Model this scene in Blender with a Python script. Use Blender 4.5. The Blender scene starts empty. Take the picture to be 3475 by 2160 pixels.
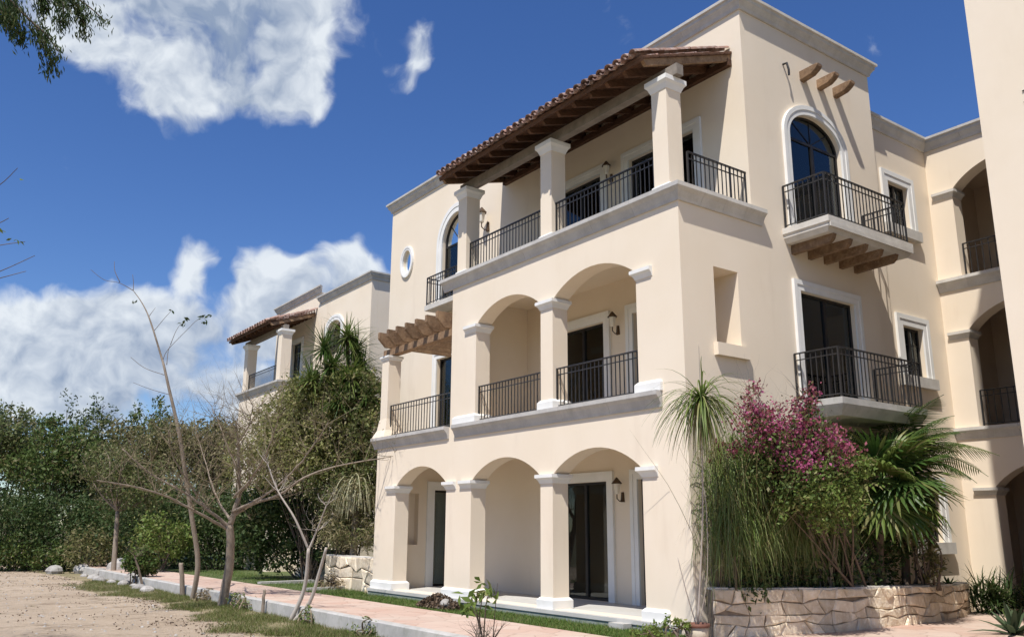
import bpy, math, random
import numpy as np
from mathutils import Vector, Matrix, Euler

random.seed(7)
sc = bpy.context.scene
COL = sc.collection
R = math.radians

# ------------------------------------------------------------------ camera
# world: X runs back along the right-hand side wall, Y runs back along the front, Z up; terrace floor at Z = 0
CAM = Vector((-11.082, -10.157, 1.5))
YAW, PITCH, ROLL = R(54.0156), R(13.7311), R(-0.3084)
_f = Vector((math.cos(PITCH) * math.cos(YAW), math.cos(PITCH) * math.sin(YAW), math.sin(PITCH)))
_r = Vector((math.sin(YAW), -math.cos(YAW), 0))
_d = _f.cross(_r)
c_, s_ = math.cos(ROLL), math.sin(ROLL)
RIGHT, DOWN, FWD = c_ * _r + s_ * _d, -s_ * _r + c_ * _d, _f
cam = bpy.data.cameras.new('camera')
cam.sensor_width = 36
cam.lens = 30.369
cam.clip_start = 0.05
cam.clip_end = 3000
camo = bpy.data.objects.new('camera', cam)
COL.objects.link(camo)
camo.matrix_world = Matrix(((RIGHT.x, -DOWN.x, -FWD.x, CAM.x), (RIGHT.y, -DOWN.y, -FWD.y, CAM.y),
                            (RIGHT.z, -DOWN.z, -FWD.z, CAM.z), (0, 0, 0, 1)))
sc.camera = camo
FPX = 2931.47


def ray(x, y):
    return RIGHT * ((x - 1737.5) / FPX) + DOWN * ((y - 1080) / FPX) + FWD


def at(x, y, depth):
    return CAM + ray(x, y) * depth


def atX(x, y, c):
    d = ray(x, y)
    return CAM + d * ((c - CAM.x) / d.x)


def atY(x, y, c):
    d = ray(x, y)
    return CAM + d * ((c - CAM.y) / d.y)


def atZ(x, y, c):
    d = ray(x, y)
    return CAM + d * ((c - CAM.z) / d.z)


# ------------------------------------------------------------------ light
SUN = Vector((0.5, 0.275, -1.0)).normalized()
sl = bpy.data.lights.new('sun', 'SUN')
sl.energy = 4.8
sl.angle = R(0.55)
sl.color = (1.0, 0.955, 0.89)
so = bpy.data.objects.new('sun', sl)
COL.objects.link(so)
so.rotation_euler = SUN.to_track_quat('-Z', 'Y').to_euler()
so.location = (-20, -12, 40)

sc.view_settings.view_transform = 'Standard'
sc.view_settings.look = 'None'
sc.view_settings.gamma = 1
sc.view_settings.exposure = 0.25
sc.view_settings.use_curve_mapping = False

world = bpy.data.worlds.new('World')
sc.world = world
world.use_nodes = True


def nd(nt, kind, loc=None, **kw):
    n = nt.nodes.new(kind)
    for k, v in kw.items():
        if k.startswith('i_'):
            n.inputs[int(k[2:]) if k[2:].isdigit() else k[2:].replace('_', ' ')].default_value = v
        else:
            setattr(n, k, v)
    return n


def math_n(nt, op, a, b=None, clamp=False):
    n = nt.nodes.new('ShaderNodeMath')
    n.operation = op
    n.use_clamp = clamp
    for i, v in enumerate((a, b)):
        if v is None:
            continue
        if isinstance(v, (int, float)):
            n.inputs[i].default_value = v
        else:
            nt.links.new(v, n.inputs[i])
    return n.outputs[0]


def ramp_n(nt, val, lo, hi):
    n = nd(nt, 'ShaderNodeMapRange', interpolation_type='SMOOTHSTEP')
    n.inputs['From Min'].default_value = lo
    n.inputs['From Max'].default_value = hi
    nt.links.new(val, n.inputs['Value'])
    return n.outputs[0]


def build_world():
    # clouds: a density field over directions, from soft lobes broken up by noise
    def dirs(ls):
        return [(ray(x, y).normalized(), r / FPX) for x, y, r in ls]
    lobes = dirs(((330, -10, 290), (600, 10, 320), (880, 20, 310), (1070, 150, 190), (970, 260, 150), (700, 170, 150), (300, -330, 440), (850, -320, 420),
                  (460, 1100, 160), (270, 1120, 160), (60, 1120, 190), (640, 1140, 150), (420, 1200, 215), (740, 1200, 160), (120, 1195, 185), (880, 1120, 140),
                  (1030, 980, 160), (1190, 920, 140), (900, 1000, 130), (1180, 1030, 160), (1010, 1110, 150), (690, 930, 85),
                  (360, 1385, 150), (790, 1390, 150), (30, 1400, 150), (565, 400, 135), (1400, 180, 92), (1330, 280, 85), (660, 890, 90)))
    rng = random.Random(11)
    for i in range(12):                       # the same kind of clouds over the rest of the sky
        az = YAW + R(50) + rng.random() * R(255)
        el = R(rng.uniform(4, 62))
        lobes.append((Vector((math.cos(el) * math.cos(az), math.cos(el) * math.sin(az), math.sin(el))), rng.uniform(0.08, 0.16)))
    # thicker, greyer bellies of the clouds
    bellies = dirs(((680, 20, 360), (900, 180, 170), (350, 1300, 300), (820, 1270, 240), (1130, 1070, 190)))
    nt = world.node_tree
    nt.nodes.clear()
    tc = nt.nodes.new('ShaderNodeTexCoord')
    gen = tc.outputs['Generated']

    def vm(op, a, b):
        n = nd(nt, 'ShaderNodeVectorMath', operation=op)
        for i, v in enumerate((a, b)):
            if v is None:
                continue
            if isinstance(v, (tuple, Vector)):
                n.inputs[i].default_value = v
            elif isinstance(v, float):
                n.inputs['Scale'].default_value = v
            else:
                nt.links.new(v, n.inputs[i])
        return n.outputs['Value'] if op == 'DISTANCE' else n.outputs[0]

    def noise(vec, scale, detail, rough, out=0):
        n = nd(nt, 'ShaderNodeTexNoise', i_Scale=scale, i_Detail=detail, i_Roughness=rough)
        nt.links.new(vec, n.inputs['Vector'])
        return n.outputs[out]

    def field(vec, ls, k):
        acc = None
        for d, r in ls:
            n = nd(nt, 'ShaderNodeMath', operation='MULTIPLY_ADD', use_clamp=True)
            nt.links.new(vm('DISTANCE', vec, d), n.inputs[0])
            n.inputs[1].default_value = -1 / (k * r)
            n.inputs[2].default_value = 1.3 / k
            acc = n.outputs[0] if acc is None else math_n(nt, 'ADD', acc, n.outputs[0])
        return acc
    warp = vm('SCALE', vm('SUBTRACT', noise(gen, 8.0, 3.0, .55, 1), (.5, .5, .5)), .11)
    wv = vm('ADD', gen, warp)
    acc = math_n(nt, 'MINIMUM', field(wv, lobes, 1.3), 1.25)
    n1 = noise(wv, 13.0, 8.0, .52)
    off = vm('ADD', wv, Vector((-.5, -.275, 1.0)) * .012)
    n2 = noise(off, 13.0, 5.0, .52)
    dens = math_n(nt, 'ADD', acc, math_n(nt, 'MULTIPLY', math_n(nt, 'SUBTRACT', n1, .5), 2.7))
    alpha = ramp_n(nt, dens, .45, 1.14)
    # sunlit side minus shaded side of every billow, and the grey bellies
    relief = math_n(nt, 'MULTIPLY', math_n(nt, 'SUBTRACT', n2, n1), 3.4)
    belly = math_n(nt, 'MULTIPLY', math_n(nt, 'MINIMUM', field(wv, bellies, 1.3), 1.0), .74)
    shade = math_n(nt, 'ADD', math_n(nt, 'ADD', relief, belly), .06, True)
    ccol = nd(nt, 'ShaderNodeMix', data_type='RGBA')
    ccol.inputs[6].default_value = (9.2, 9.8, 10.4, 1)
    ccol.inputs[7].default_value = (3.3, 4.2, 5.8, 1)
    nt.links.new(shade, ccol.inputs[0])
    sky = nd(nt, 'ShaderNodeTexSky', sky_type='NISHITA', sun_disc=False)
    sky.sun_elevation = math.asin(-SUN.z)
    sky.sun_rotation = math.atan2(-SUN.x, -SUN.y)
    sky.altitude = 10
    sky.air_density = 1.0
    sky.dust_density = 0.1
    sky.ozone_density = 5.0
    hs = nd(nt, 'ShaderNodeHueSaturation')
    hs.inputs['Saturation'].default_value = 1.19
    hs.inputs['Value'].default_value = 1.42
    hs.inputs['Hue'].default_value = .512
    nt.links.new(sky.outputs[0], hs.inputs['Color'])
    mx = nd(nt, 'ShaderNodeMix', data_type='RGBA')
    nt.links.new(math_n(nt, 'MULTIPLY', alpha, 0.96), mx.inputs[0])
    nt.links.new(hs.outputs[0], mx.inputs[6])
    nt.links.new(ccol.outputs[2], mx.inputs[7])
    bg = nt.nodes.new('ShaderNodeBackground')
    bg.inputs['Strength'].default_value = 0.075
    nt.links.new(mx.outputs[2], bg.inputs['Color'])
    out = nt.nodes.new('ShaderNodeOutputWorld')
    nt.links.new(bg.outputs[0], out.inputs['Surface'])


build_world()
world.cycles.sampling_method = 'MANUAL'
world.cycles.sample_map_resolution = 256

# ------------------------------------------------------------------ materials
M = {}


def new_mat(name):
    m = bpy.data.materials.new(name)
    m.use_nodes = True
    nt = m.node_tree
    b = nt.nodes['Principled BSDF']
    M[name] = m
    return m, nt, b


def mixc(nt, fac, a, b):
    n = nd(nt, 'ShaderNodeMix', data_type='RGBA')
    if isinstance(fac, (int, float)):
        n.inputs[0].default_value = fac
    else:
        nt.links.new(fac, n.inputs[0])
    for i, v in ((6, a), (7, b)):
        if isinstance(v, tuple):
            n.inputs[i].default_value = (*v, 1) if len(v) == 3 else v
        else:
            nt.links.new(v, n.inputs[i])
    return n.outputs[2]


def ramp(nt, val, lo, hi):
    n = nd(nt, 'ShaderNodeMapRange', interpolation_type='SMOOTHSTEP')
    n.inputs['From Min'].default_value = lo
    n.inputs['From Max'].default_value = hi
    nt.links.new(val, n.inputs['Value'])
    return n.outputs[0]


def pos_noise(nt, scale, detail=4, rough=.55, stretch=None):
    g = nt.nodes.new('ShaderNodeNewGeometry')
    v = g.outputs['Position']
    if stretch:
        mp = nd(nt, 'ShaderNodeVectorMath', operation='MULTIPLY')
        mp.inputs[1].default_value = stretch
        nt.links.new(v, mp.inputs[0])
        v = mp.outputs[0]
    n = nd(nt, 'ShaderNodeTexNoise', i_Scale=scale, i_Detail=detail, i_Roughness=rough)
    nt.links.new(v, n.inputs['Vector'])
    return n.outputs[0]


def bump(nt, b, h, strength, dist=0.01, bevel=None):
    n = nd(nt, 'ShaderNodeBump')
    n.inputs['Strength'].default_value = strength
    n.inputs['Distance'].default_value = dist
    nt.links.new(h, n.inputs['Height'])
    if bevel:
        bv = nd(nt, 'ShaderNodeBevel', samples=3)
        bv.inputs['Radius'].default_value = bevel
        nt.links.new(bv.outputs[0], n.inputs['Normal'])
    nt.links.new(n.outputs[0], b.inputs['Normal'])


def surf(name, c1, c2, scale=2.0, rough=.85, bscale=60, bstr=.25, bdist=.01, stains=None, fine=None, bevel=None, stretch=None, spec=.3, per_object=0):
    m, nt, b = new_mat(name)
    col = mixc(nt, ramp(nt, pos_noise(nt, scale, 6, .6, stretch), .3, .7), c1, c2)
    if fine:
        col = mixc(nt, math_n(nt, 'MULTIPLY', ramp(nt, pos_noise(nt, fine[1], 3, .7, stretch), .45, .75), fine[2]), col, fine[0])
    if stains:
        sn = math_n(nt, 'MULTIPLY', ramp(nt, pos_noise(nt, stains[1], 5, .6, (1, 1, .22)), .55, .8), stains[2])
        col = mixc(nt, sn, col, stains[0])
    if per_object:
        oi = nt.nodes.new('ShaderNodeObjectInfo')
        hv = nd(nt, 'ShaderNodeHueSaturation')
        nt.links.new(col, hv.inputs['Color'])
        nt.links.new(math_n(nt, 'ADD', math_n(nt, 'MULTIPLY', oi.outputs['Random'], per_object), 1 - per_object / 2), hv.inputs['Value'])
        col = hv.outputs[0]
    nt.links.new(col, b.inputs['Base Color'])
    b.inputs['Roughness'].default_value = rough
    b.inputs['Specular IOR Level'].default_value = spec
    if bstr:
        bump(nt, b, pos_noise(nt, bscale, 4, .65, stretch), bstr, bdist, bevel)
    return m


surf('stucco', (.795, .692, .557), (.765, .657, .515), .55, .92, 90, .16, .006, stains=((.60, .49, .37), 1.3, .40))
surf('plaster_white', (.80, .79, .76), (.74, .73, .69), 1.5, .8, 70, .12, .005, stains=((.55, .54, .50), 2.0, .35))
surf('limestone', (.53, .51, .475), (.43, .41, .385), 3.0, .85, 40, .35, .01, stains=((.26, .25, .23), 2.5, .5), fine=((.62, .59, .54), 30, .35), per_object=.12)
surf('limestone_pale', (.60, .57, .52), (.50, .47, .42), 3.0, .85, 40, .35, .01, stains=((.30, .29, .27), 2.5, .45), fine=((.7, .67, .6), 30, .35), per_object=.12)
surf('wood_dark', (.115, .055, .030), (.055, .027, .016), 5, .75, 25, .5, .01, stretch=(1, 1, 6), fine=((.21, .12, .07), 14, .5), per_object=.5)
surf('wood_mid', (.26, .165, .095), (.15, .09, .052), 5, .75, 25, .5, .01, fine=((.38, .27, .17), 16, .5), per_object=.3)
surf('wood_grey', (.27, .235, .20), (.19, .165, .14), 4, .8, 25, .4, .01)
surf('terracotta', (.34, .20, .15), (.22, .14, .115), 6, .9, 50, .3, .01, fine=((.56, .50, .46), 8, .85), per_object=.7)
surf('iron', (.018, .018, .02), (.03, .028, .027), 8, .45, 80, .2, .003, spec=.5)
surf('frame_dark', (.014, .013, .013), (.022, .02, .02), 3, .4, 80, 0)
surf('curtain', (.62, .63, .61), (.54, .55, .54), 1.5, .9, 60, .1, .005)
surf('stair_shade', (.58, .475, .36), (.52, .42, .315), 1, .9, 60, .1, .005)  # tower interior: the shade of its depth put into a darker tan
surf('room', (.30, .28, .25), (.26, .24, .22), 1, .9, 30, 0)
surf('terrace', (.54, .53, .50), (.47, .455, .42), 1.2, .6, 60, .1, .004, stains=((.5, .48, .44), 1.6, .4))
surf('step_face', (.30, .33, .29), (.22, .25, .21), 2.0, .85, 50, .3, .008, fine=((.12, .16, .08), 6, .5))
surf('concrete', (.50, .48, .45), (.40, .385, .36), 2.0, .88, 40, .35, .01, fine=((.30, .30, .25), 6, .5), stains=((.25, .25, .20), 2.0, .4))
surf('rubble', (.76, .65, .49), (.58, .47, .33), 3.0, .95, 26, .8, .022, fine=((.86, .78, .66), 11, .6), stains=((.40, .28, .15), 3.2, .7), per_object=.6)
surf('mortar', (.30, .235, .17), (.17, .13, .09), 5, .95, 30, .8, .02)
surf('rock', (.42, .40, .37), (.28, .26, .24), 4, .9, 18, .7, .03, per_object=.4)
surf('pot', (.52, .46, .36), (.42, .36, .28), 4, .85, 40, .4, .01, stains=((.25, .12, .08), 4, .8))
surf('pot_rim', (.17, .075, .05), (.12, .055, .04), 4, .7, 40, .4, .01)
surf('soil', (.11, .075, .05), (.06, .042, .03), 4, 1.0, 25, 1.0, .04, fine=((.19, .14, .09), 20, .5))
surf('bark', (.30, .245, .19), (.19, .15, .115), 5, .9, 20, .6, .02, stretch=(1, 1, .25), fine=((.40, .34, .28), 25, .5))
surf('bark_pale', (.46, .41, .36), (.36, .31, .26), 5, .9, 20, .4, .015, stretch=(1, 1, .25))
surf('bark_dark', (.16, .12, .09), (.09, .068, .05), 5, .9, 20, .6, .02, stretch=(1, 1, .25))
surf('bark_twig', (.25, .20, .135), (.16, .125, .08), 5, .9, 20, .3, .01)
surf('lamp_metal', (.05, .03, .018), (.10, .06, .03), 10, .5, 60, .2, .003)


def paved():
    m, nt, b = new_mat('paving')
    g = nt.nodes.new('ShaderNodeNewGeometry')
    nz = nd(nt, 'ShaderNodeTexNoise', i_Scale=1.3, i_Detail=3.0)
    nt.links.new(g.outputs['Position'], nz.inputs['Vector'])
    ad = nd(nt, 'ShaderNodeVectorMath', operation='ADD')
    sc_ = nd(nt, 'ShaderNodeVectorMath', operation='SCALE')
    sc_.inputs['Scale'].default_value = .35
    nt.links.new(nz.outputs['Color'], sc_.inputs[0])
    nt.links.new(g.outputs['Position'], ad.inputs[0]); nt.links.new(sc_.outputs[0], ad.inputs[1])
    vo = nd(nt, 'ShaderNodeTexVoronoi', feature='DISTANCE_TO_EDGE', i_Scale=1.9)
    nt.links.new(ad.outputs[0], vo.inputs['Vector'])
    vc = nd(nt, 'ShaderNodeTexVoronoi', feature='F1', i_Scale=1.9)
    nt.links.new(ad.outputs[0], vc.inputs['Vector'])
    base = mixc(nt, ramp(nt, pos_noise(nt, .8, 5, .6), .3, .7), (.47, .295, .225), (.50, .37, .295))
    hsv = nd(nt, 'ShaderNodeSeparateColor')
    nt.links.new(vc.outputs['Color'], hsv.inputs[0])
    base = mixc(nt, math_n(nt, 'MULTIPLY', hsv.outputs[0], .75), base, (.56, .45, .37))
    base = mixc(nt, math_n(nt, 'MULTIPLY', ramp(nt, pos_noise(nt, 14, 4, .7), .5, .8), .4), base, (.44, .27, .20))
    base = mixc(nt, math_n(nt, 'MULTIPLY', ramp(nt, pos_noise(nt, .5, 3, .6), .5, .7), .55), base, (.50, .42, .35))
    line = ramp(nt, vo.outputs['Distance'], .035, .0)
    base = mixc(nt, math_n(nt, 'MULTIPLY', line, .6), base, (.30, .20, .15))
    nt.links.new(base, b.inputs['Base Color'])
    b.inputs['Roughness'].default_value = .85
    h = math_n(nt, 'ADD', math_n(nt, 'MULTIPLY', math_n(nt, 'SUBTRACT', 1.0, line), .6), math_n(nt, 'MULTIPLY', pos_noise(nt, 25, 4, .6), .5))
    bump(nt, b, h, .5, .015)


paved()


def dirt():
    m, nt, b = new_mat('dirt')
    a = mixc(nt, ramp(nt, pos_noise(nt, .35, 6, .65), .35, .7), (.58, .465, .345), (.46, .36, .26))
    streak = pos_noise(nt, 1.0, 8, .72, (1.1, 1.6, 1))
    a = mixc(nt, math_n(nt, 'MULTIPLY', ramp(nt, streak, .50, .64), .8), a, (.29, .22, .155))
    a = mixc(nt, math_n(nt, 'MULTIPLY', ramp(nt, pos_noise(nt, 2.2, 7, .7, (1.5, .6, 1)), .56, .70), .7), a, (.62, .53, .43))
    a = mixc(nt, math_n(nt, 'MULTIPLY', ramp(nt, pos_noise(nt, 11, 5, .75), .52, .70), .6), a, (.30, .235, .17))
    a = mixc(nt, math_n(nt, 'MULTIPLY', ramp(nt, pos_noise(nt, 34, 3, .7), .58, .72), .7), a, (.66, .58, .48))
    a = mixc(nt, math_n(nt, 'MULTIPLY', ramp(nt, pos_noise(nt, .55, 5, .7, (1.6, .5, 1)), .58, .72), .55), a, (.20, .17, .09))
    nt.links.new(a, b.inputs['Base Color'])
    b.inputs['Roughness'].default_value = 1.0
    b.inputs['Specular IOR Level'].default_value = .1
    bump(nt, b, math_n(nt, 'ADD', math_n(nt, 'MULTIPLY', streak, 1.2), math_n(nt, 'MULTIPLY', pos_noise(nt, 30, 5, .75), .45)), 1.0, .12)


dirt()
surf('verge_soil', (.30, .245, .15), (.17, .155, .075), 1.2, 1.0, 15, .8, .04, fine=((.34, .27, .18), 5, .6))
surf('lawn_soil', (.07, .10, .03), (.10, .12, .045), 1.2, 1.0, 15, .8, .03)
surf('far_ground', (.14, .13, .07), (.20, .17, .10), .3, 1.0, 5, .6, .05)


def leafm(name, c1, c2, c3=None, trans=.25, rough=.55, vary=.5):
    m, nt, b = new_mat(name)
    g = nt.nodes.new('ShaderNodeNewGeometry')
    rnd = g.outputs['Random Per Island']
    col = mixc(nt, rnd, c1, c2)
    if c3:
        n = nd(nt, 'ShaderNodeTexWhiteNoise', noise_dimensions='1D')
        nt.links.new(rnd, n.inputs['W'])
        col = mixc(nt, ramp(nt, n.outputs[0], 1 - vary * .5, 1 - vary * .3), col, c3)
    nt.links.new(col, b.inputs['Base Color'])
    b.inputs['Roughness'].default_value = rough
    b.inputs['Specular IOR Level'].default_value = .25
    tr = nt.nodes.new('ShaderNodeBsdfTranslucent')
    nt.links.new(col, tr.inputs['Color'])
    ms = nt.nodes.new('ShaderNodeMixShader')
    ms.inputs[0].default_value = trans
    nt.links.new(b.outputs[0], ms.inputs[1]); nt.links.new(tr.outputs[0], ms.inputs[2])
    nt.links.new(ms.outputs[0], nt.nodes['Material Output'].inputs['Surface'])
    return m


leafm('leaf_mid', (.060, .105, .022), (.110, .150, .040), (.16, .15, .06), vary=.5)
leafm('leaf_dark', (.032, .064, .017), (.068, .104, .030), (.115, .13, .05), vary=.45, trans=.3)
leafm('leaf_bright', (.10, .16, .03), (.16, .21, .05), (.22, .22, .08), vary=.5)
leafm('leaf_olive', (.125, .130, .045), (.19, .185, .075), (.27, .23, .12), vary=.6, trans=.32)
leafm('leaf_mound', (.16, .18, .050), (.245, .25, .085), (.34, .30, .15), vary=.6, trans=.35)
leafm('leaf_scrub', (.090, .125, .036), (.145, .165, .058), (.20, .18, .09), vary=.55, trans=.32)
leafm('weep', (.12, .165, .045), (.19, .225, .075), (.28, .26, .12), vary=.5)
leafm('leaf_dry', (.26, .20, .12), (.36, .29, .18), (.16, .12, .07), vary=.5)
leafm('leaf_pale', (.34, .34, .20), (.46, .44, .29), (.25, .24, .13), vary=.4)
leafm('palm_green', (.045, .095, .020), (.085, .140, .035), (.14, .16, .05), vary=.4, rough=.4)
leafm('palm_light', (.11, .17, .035), (.17, .22, .06), (.24, .24, .10), vary=.4, rough=.4)
leafm('grass_leaf', (.085, .12, .025), (.14, .16, .045), (.26, .21, .11), vary=.55)
leafm('lawn_leaf', (.07, .13, .02), (.11, .17, .035), (.20, .19, .07), vary=.35)
leafm('straw', (.30, .25, .15), (.22, .20, .09), (.13, .15, .05), vary=.6)
leafm('magenta', (.33, .060, .15), (.42, .11, .24), (.22, .04, .07), vary=.6)
leafm('bracts_red', (.24, .06, .08), (.36, .12, .16), (.13, .10, .04), vary=.7)
leafm('agave', (.05, .085, .05), (.09, .12, .06), (.20, .09, .05), vary=.4, rough=.4)
leafm('mulch', (.10, .065, .04), (.17, .12, .08), (.05, .035, .025), vary=.6, trans=0.0)


def glass_mat():
    m, nt, b = new_mat('glass')
    nt.nodes.remove(b)
    gl = nd(nt, 'ShaderNodeBsdfGlossy')
    gl.inputs['Roughness'].default_value = .02
    gl.inputs['Color'].default_value = (.9, .95, .95, 1)
    tp = nd(nt, 'ShaderNodeBsdfTransparent')
    tp.inputs['Color'].default_value = (.74, .78, .77, 1)
    fr = nd(nt, 'ShaderNodeFresnel')
    fr.inputs['IOR'].default_value = 1.5
    ms = nt.nodes.new('ShaderNodeMixShader')
    nt.links.new(math_n(nt, 'ADD', fr.outputs[0], .02, True), ms.inputs[0])
    nt.links.new(tp.outputs[0], ms.inputs[1]); nt.links.new(gl.outputs[0], ms.inputs[2])
    nt.links.new(ms.outputs[0], nt.nodes['Material Output'].inputs['Surface'])
    m2, nt2, b2 = new_mat('lamp_glass')
    b2.inputs['Base Color'].default_value = (.75, .70, .60, 1)
    b2.inputs['Roughness'].default_value = .25


glass_mat()

# ------------------------------------------------------------------ mesh helpers
WP = {}


def wpos(p):
    return WP.get(p.name, Vector((0, 0, 0))) if p else Vector((0, 0, 0))


def link(name, data, parent=None, loc=None, rot=None, scale=None):
    o = bpy.data.objects.new(name, data)
    COL.objects.link(o)
    if parent:
        o.parent = parent
        o.matrix_parent_inverse = Matrix.Translation(-wpos(parent))
    if loc is not None:
        o.location = loc
        WP[o.name] = Vector(loc)
    if rot is not None:
        o.rotation_euler = rot
    if scale is not None:
        o.scale = scale
    return o


def thing(name, label, cat, loc=(0, 0, 0), group=None):
    o = link(name, None, None, loc)
    o.empty_display_size = .2
    return tag(o, label, cat, group)


def tag(o, label=None, cat=None, group=None, kind=None):
    if label:
        o['label'] = label
    if cat:
        o['category'] = cat
    if group:
        o['group'] = group
    if kind:
        o['kind'] = kind
    return o


class MB:
    def __init__(s):
        s.v = []
        s.f = []

    def add(s, vs, fs):
        k = len(s.v)
        s.v += [tuple(p) for p in vs]
        s.f += [tuple(i + k for i in q) for q in fs]
        return s

    def box(s, x0, x1, y0, y1, z0, z1):
        return s.add([(x0, y0, z0), (x1, y0, z0), (x1, y1, z0), (x0, y1, z0), (x0, y0, z1), (x1, y0, z1), (x1, y1, z1), (x0, y1, z1)],
                     [(0, 3, 2, 1), (4, 5, 6, 7), (0, 1, 5, 4), (1, 2, 6, 5), (2, 3, 7, 6), (3, 0, 4, 7)])

    def loft(s, rings, cap=True, closed=True):
        n = len(rings[0])
        vs = [p for r in rings for p in r]
        fs = []
        for i in range(len(rings) - 1):
            for j in range(n if closed else n - 1):
                k = (j + 1) % n
                fs.append((i * n + j, i * n + k, (i + 1) * n + k, (i + 1) * n + j))
        if cap:
            fs.append(tuple(range(n - 1, -1, -1)))
            fs.append(tuple((len(rings) - 1) * n + j for j in range(n)))
        return s.add(vs, fs)

    def tube(s, pts, rad, n=6, cap=True):
        pts = [Vector(p) for p in pts]
        if isinstance(rad, (int, float)):
            rad = [rad] * len(pts)
        rings = []
        up = None
        for i, p in enumerate(pts):
            t = (pts[min(i + 1, len(pts) - 1)] - pts[max(i - 1, 0)])
            if t.length < 1e-9:
                t = Vector((0, 0, 1))
            t.normalize()
            if up is None:
                up = t.orthogonal().normalized()
            a = (up - t * up.dot(t))
            a = a.normalized() if a.length > 1e-6 else t.orthogonal().normalized()
            up = a
            b = t.cross(a)
            rings.append([p + (a * math.cos(2 * math.pi * j / n) + b * math.sin(2 * math.pi * j / n)) * rad[i] for j in range(n)])
        return s.loft(rings, cap)

    def lathe(s, c, prof, n=16):
        c = Vector(c)
        return s.loft([[c + Vector((r * math.cos(2 * math.pi * j / n), r * math.sin(2 * math.pi * j / n), z)) for j in range(n)] for r, z in prof])

    def build(s, name, mat, parent=None, smooth=False, **kw):
        me = bpy.data.meshes.new(name)
        me.from_pydata(s.v, [], s.f)
        me.update()
        me.materials.append(M[mat])
        if smooth:
            me.polygons.foreach_set('use_smooth', [True] * len(me.polygons))
        return link(name, me, parent, **kw)


def mesh_np(name, verts, quads, mat, parent=None, smooth=False, tris=False):
    """verts (N,3), faces (K,4) or (K,3) as numpy arrays"""
    k = 3 if tris else 4
    me = bpy.data.meshes.new(name)
    me.vertices.add(len(verts))
    me.vertices.foreach_set('co', verts.astype(np.float32).ravel())
    me.loops.add(len(quads) * k)
    me.loops.foreach_set('vertex_index', quads.astype(np.int32).ravel())
    me.polygons.add(len(quads))
    me.polygons.foreach_set('loop_start', np.arange(len(quads), dtype=np.int32) * k)
    me.polygons.foreach_set('loop_total', np.full(len(quads), k, dtype=np.int32))
    if smooth:
        me.polygons.foreach_set('use_smooth', np.ones(len(quads), dtype=bool))
    me.update(calc_edges=True)
    me.materials.append(M[mat])
    return link(name, me, parent)


def arch_z(h, a):
    """top of a hole at position a along the wall"""
    if h.get('oval'):
        m, w = (h['a0'] + h['a1']) / 2, (h['a1'] - h['a0']) / 2
        return h['zc'] + h['rz'] * math.sqrt(max(0, 1 - ((a - m) / w) ** 2))
    if 'top' not in h:
        return h['z1']
    m, w = (h['a0'] + h['a1']) / 2, (h['a1'] - h['a0']) / 2
    r = h['top'] - h['spring']
    if h.get('round'):
        return h['spring'] + r * math.sqrt(max(0, 1 - ((a - m) / w) ** 2))
    rad = (w * w + r * r) / (2 * r)
    return h['top'] - rad + math.sqrt(max(0, rad * rad - (a - m) ** 2))


def hole_b(h, a):
    if h.get('oval'):
        return 2 * h['zc'] - arch_z(h, a)
    return h['z0']


def wall(mb, axis, c, th, a0, a1, z0, z1, holes=(), back=True):
    def P(a, d, z):
        return (c + d, a, z) if axis == 'X' else (a, c + d, z)
    cuts = {a0, a1}
    for h in holes:
        n = 20 if ('top' in h or h.get('oval')) else 1
        for i in range(n + 1):
            t = i / n
            if n > 1:
                t = (1 - math.cos(math.pi * t)) / 2
            cuts.add(round(h['a0'] + (h['a1'] - h['a0']) * t, 6))
    cuts = sorted(x for x in cuts if a0 - 1e-6 <= x <= a1 + 1e-6)
    Q = lambda p, q, r, s: mb.add([p, q, r, s], [(0, 1, 2, 3)])
    for p, q in zip(cuts, cuts[1:]):
        if q - p < 1e-6:
            continue
        mid = (p + q) / 2
        act = sorted([h for h in holes if h['a0'] < mid < h['a1']], key=lambda h: hole_b(h, mid))
        lo = (z0, z0)
        for h in act + [None]:
            hi = (hole_b(h, p), hole_b(h, q)) if h else (z1, z1)
            if max(hi[0] - lo[0], hi[1] - lo[1]) > 1e-6:
                Q(P(p, 0, lo[0]), P(q, 0, lo[1]), P(q, 0, hi[1]), P(p, 0, hi[0]))
                if back:
                    Q(P(p, th, lo[0]), P(q, th, lo[1]), P(q, th, hi[1]), P(p, th, hi[0]))
            if h:
                Q(P(p, 0, hi[0]), P(q, 0, hi[1]), P(q, th, hi[1]), P(p, th, hi[0]))
                lo = (arch_z(h, p), arch_z(h, q))
                Q(P(p, 0, lo[0]), P(q, 0, lo[1]), P(q, th, lo[1]), P(p, th, lo[0]))
    for h in holes:
        if h.get('oval'):
            continue
        for a in (h['a0'], h['a1']):
            top = h['spring'] if 'top' in h else h['z1']
            Q(P(a, 0, h['z0']), P(a, th, h['z0']), P(a, th, top), P(a, 0, top))
    Q(P(a0, 0, z0), P(a0, th, z0), P(a0, th, z1), P(a0, 0, z1))
    Q(P(a1, 0, z0), P(a1, th, z0), P(a1, th, z1), P(a1, 0, z1))
    Q(P(a0, 0, z1), P(a1, 0, z1), P(a1, th, z1), P(a0, th, z1))
    return mb


def band(mb, axis, c, prof, a0, a1, m0=0, m1=0, sgn=-1):
    """extrude a profile [(out, z)] along a wall; m0/m1 = 1 mitres an outer corner"""
    def P(a, o, z):
        return (c + sgn * o, a, z) if axis == 'X' else (a, c + sgn * o, z)
    mb.loft([[P(a0 - m0 * o, o, z) for o, z in prof], [P(a1 + m1 * o, o, z) for o, z in prof]])
    return mb


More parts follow.
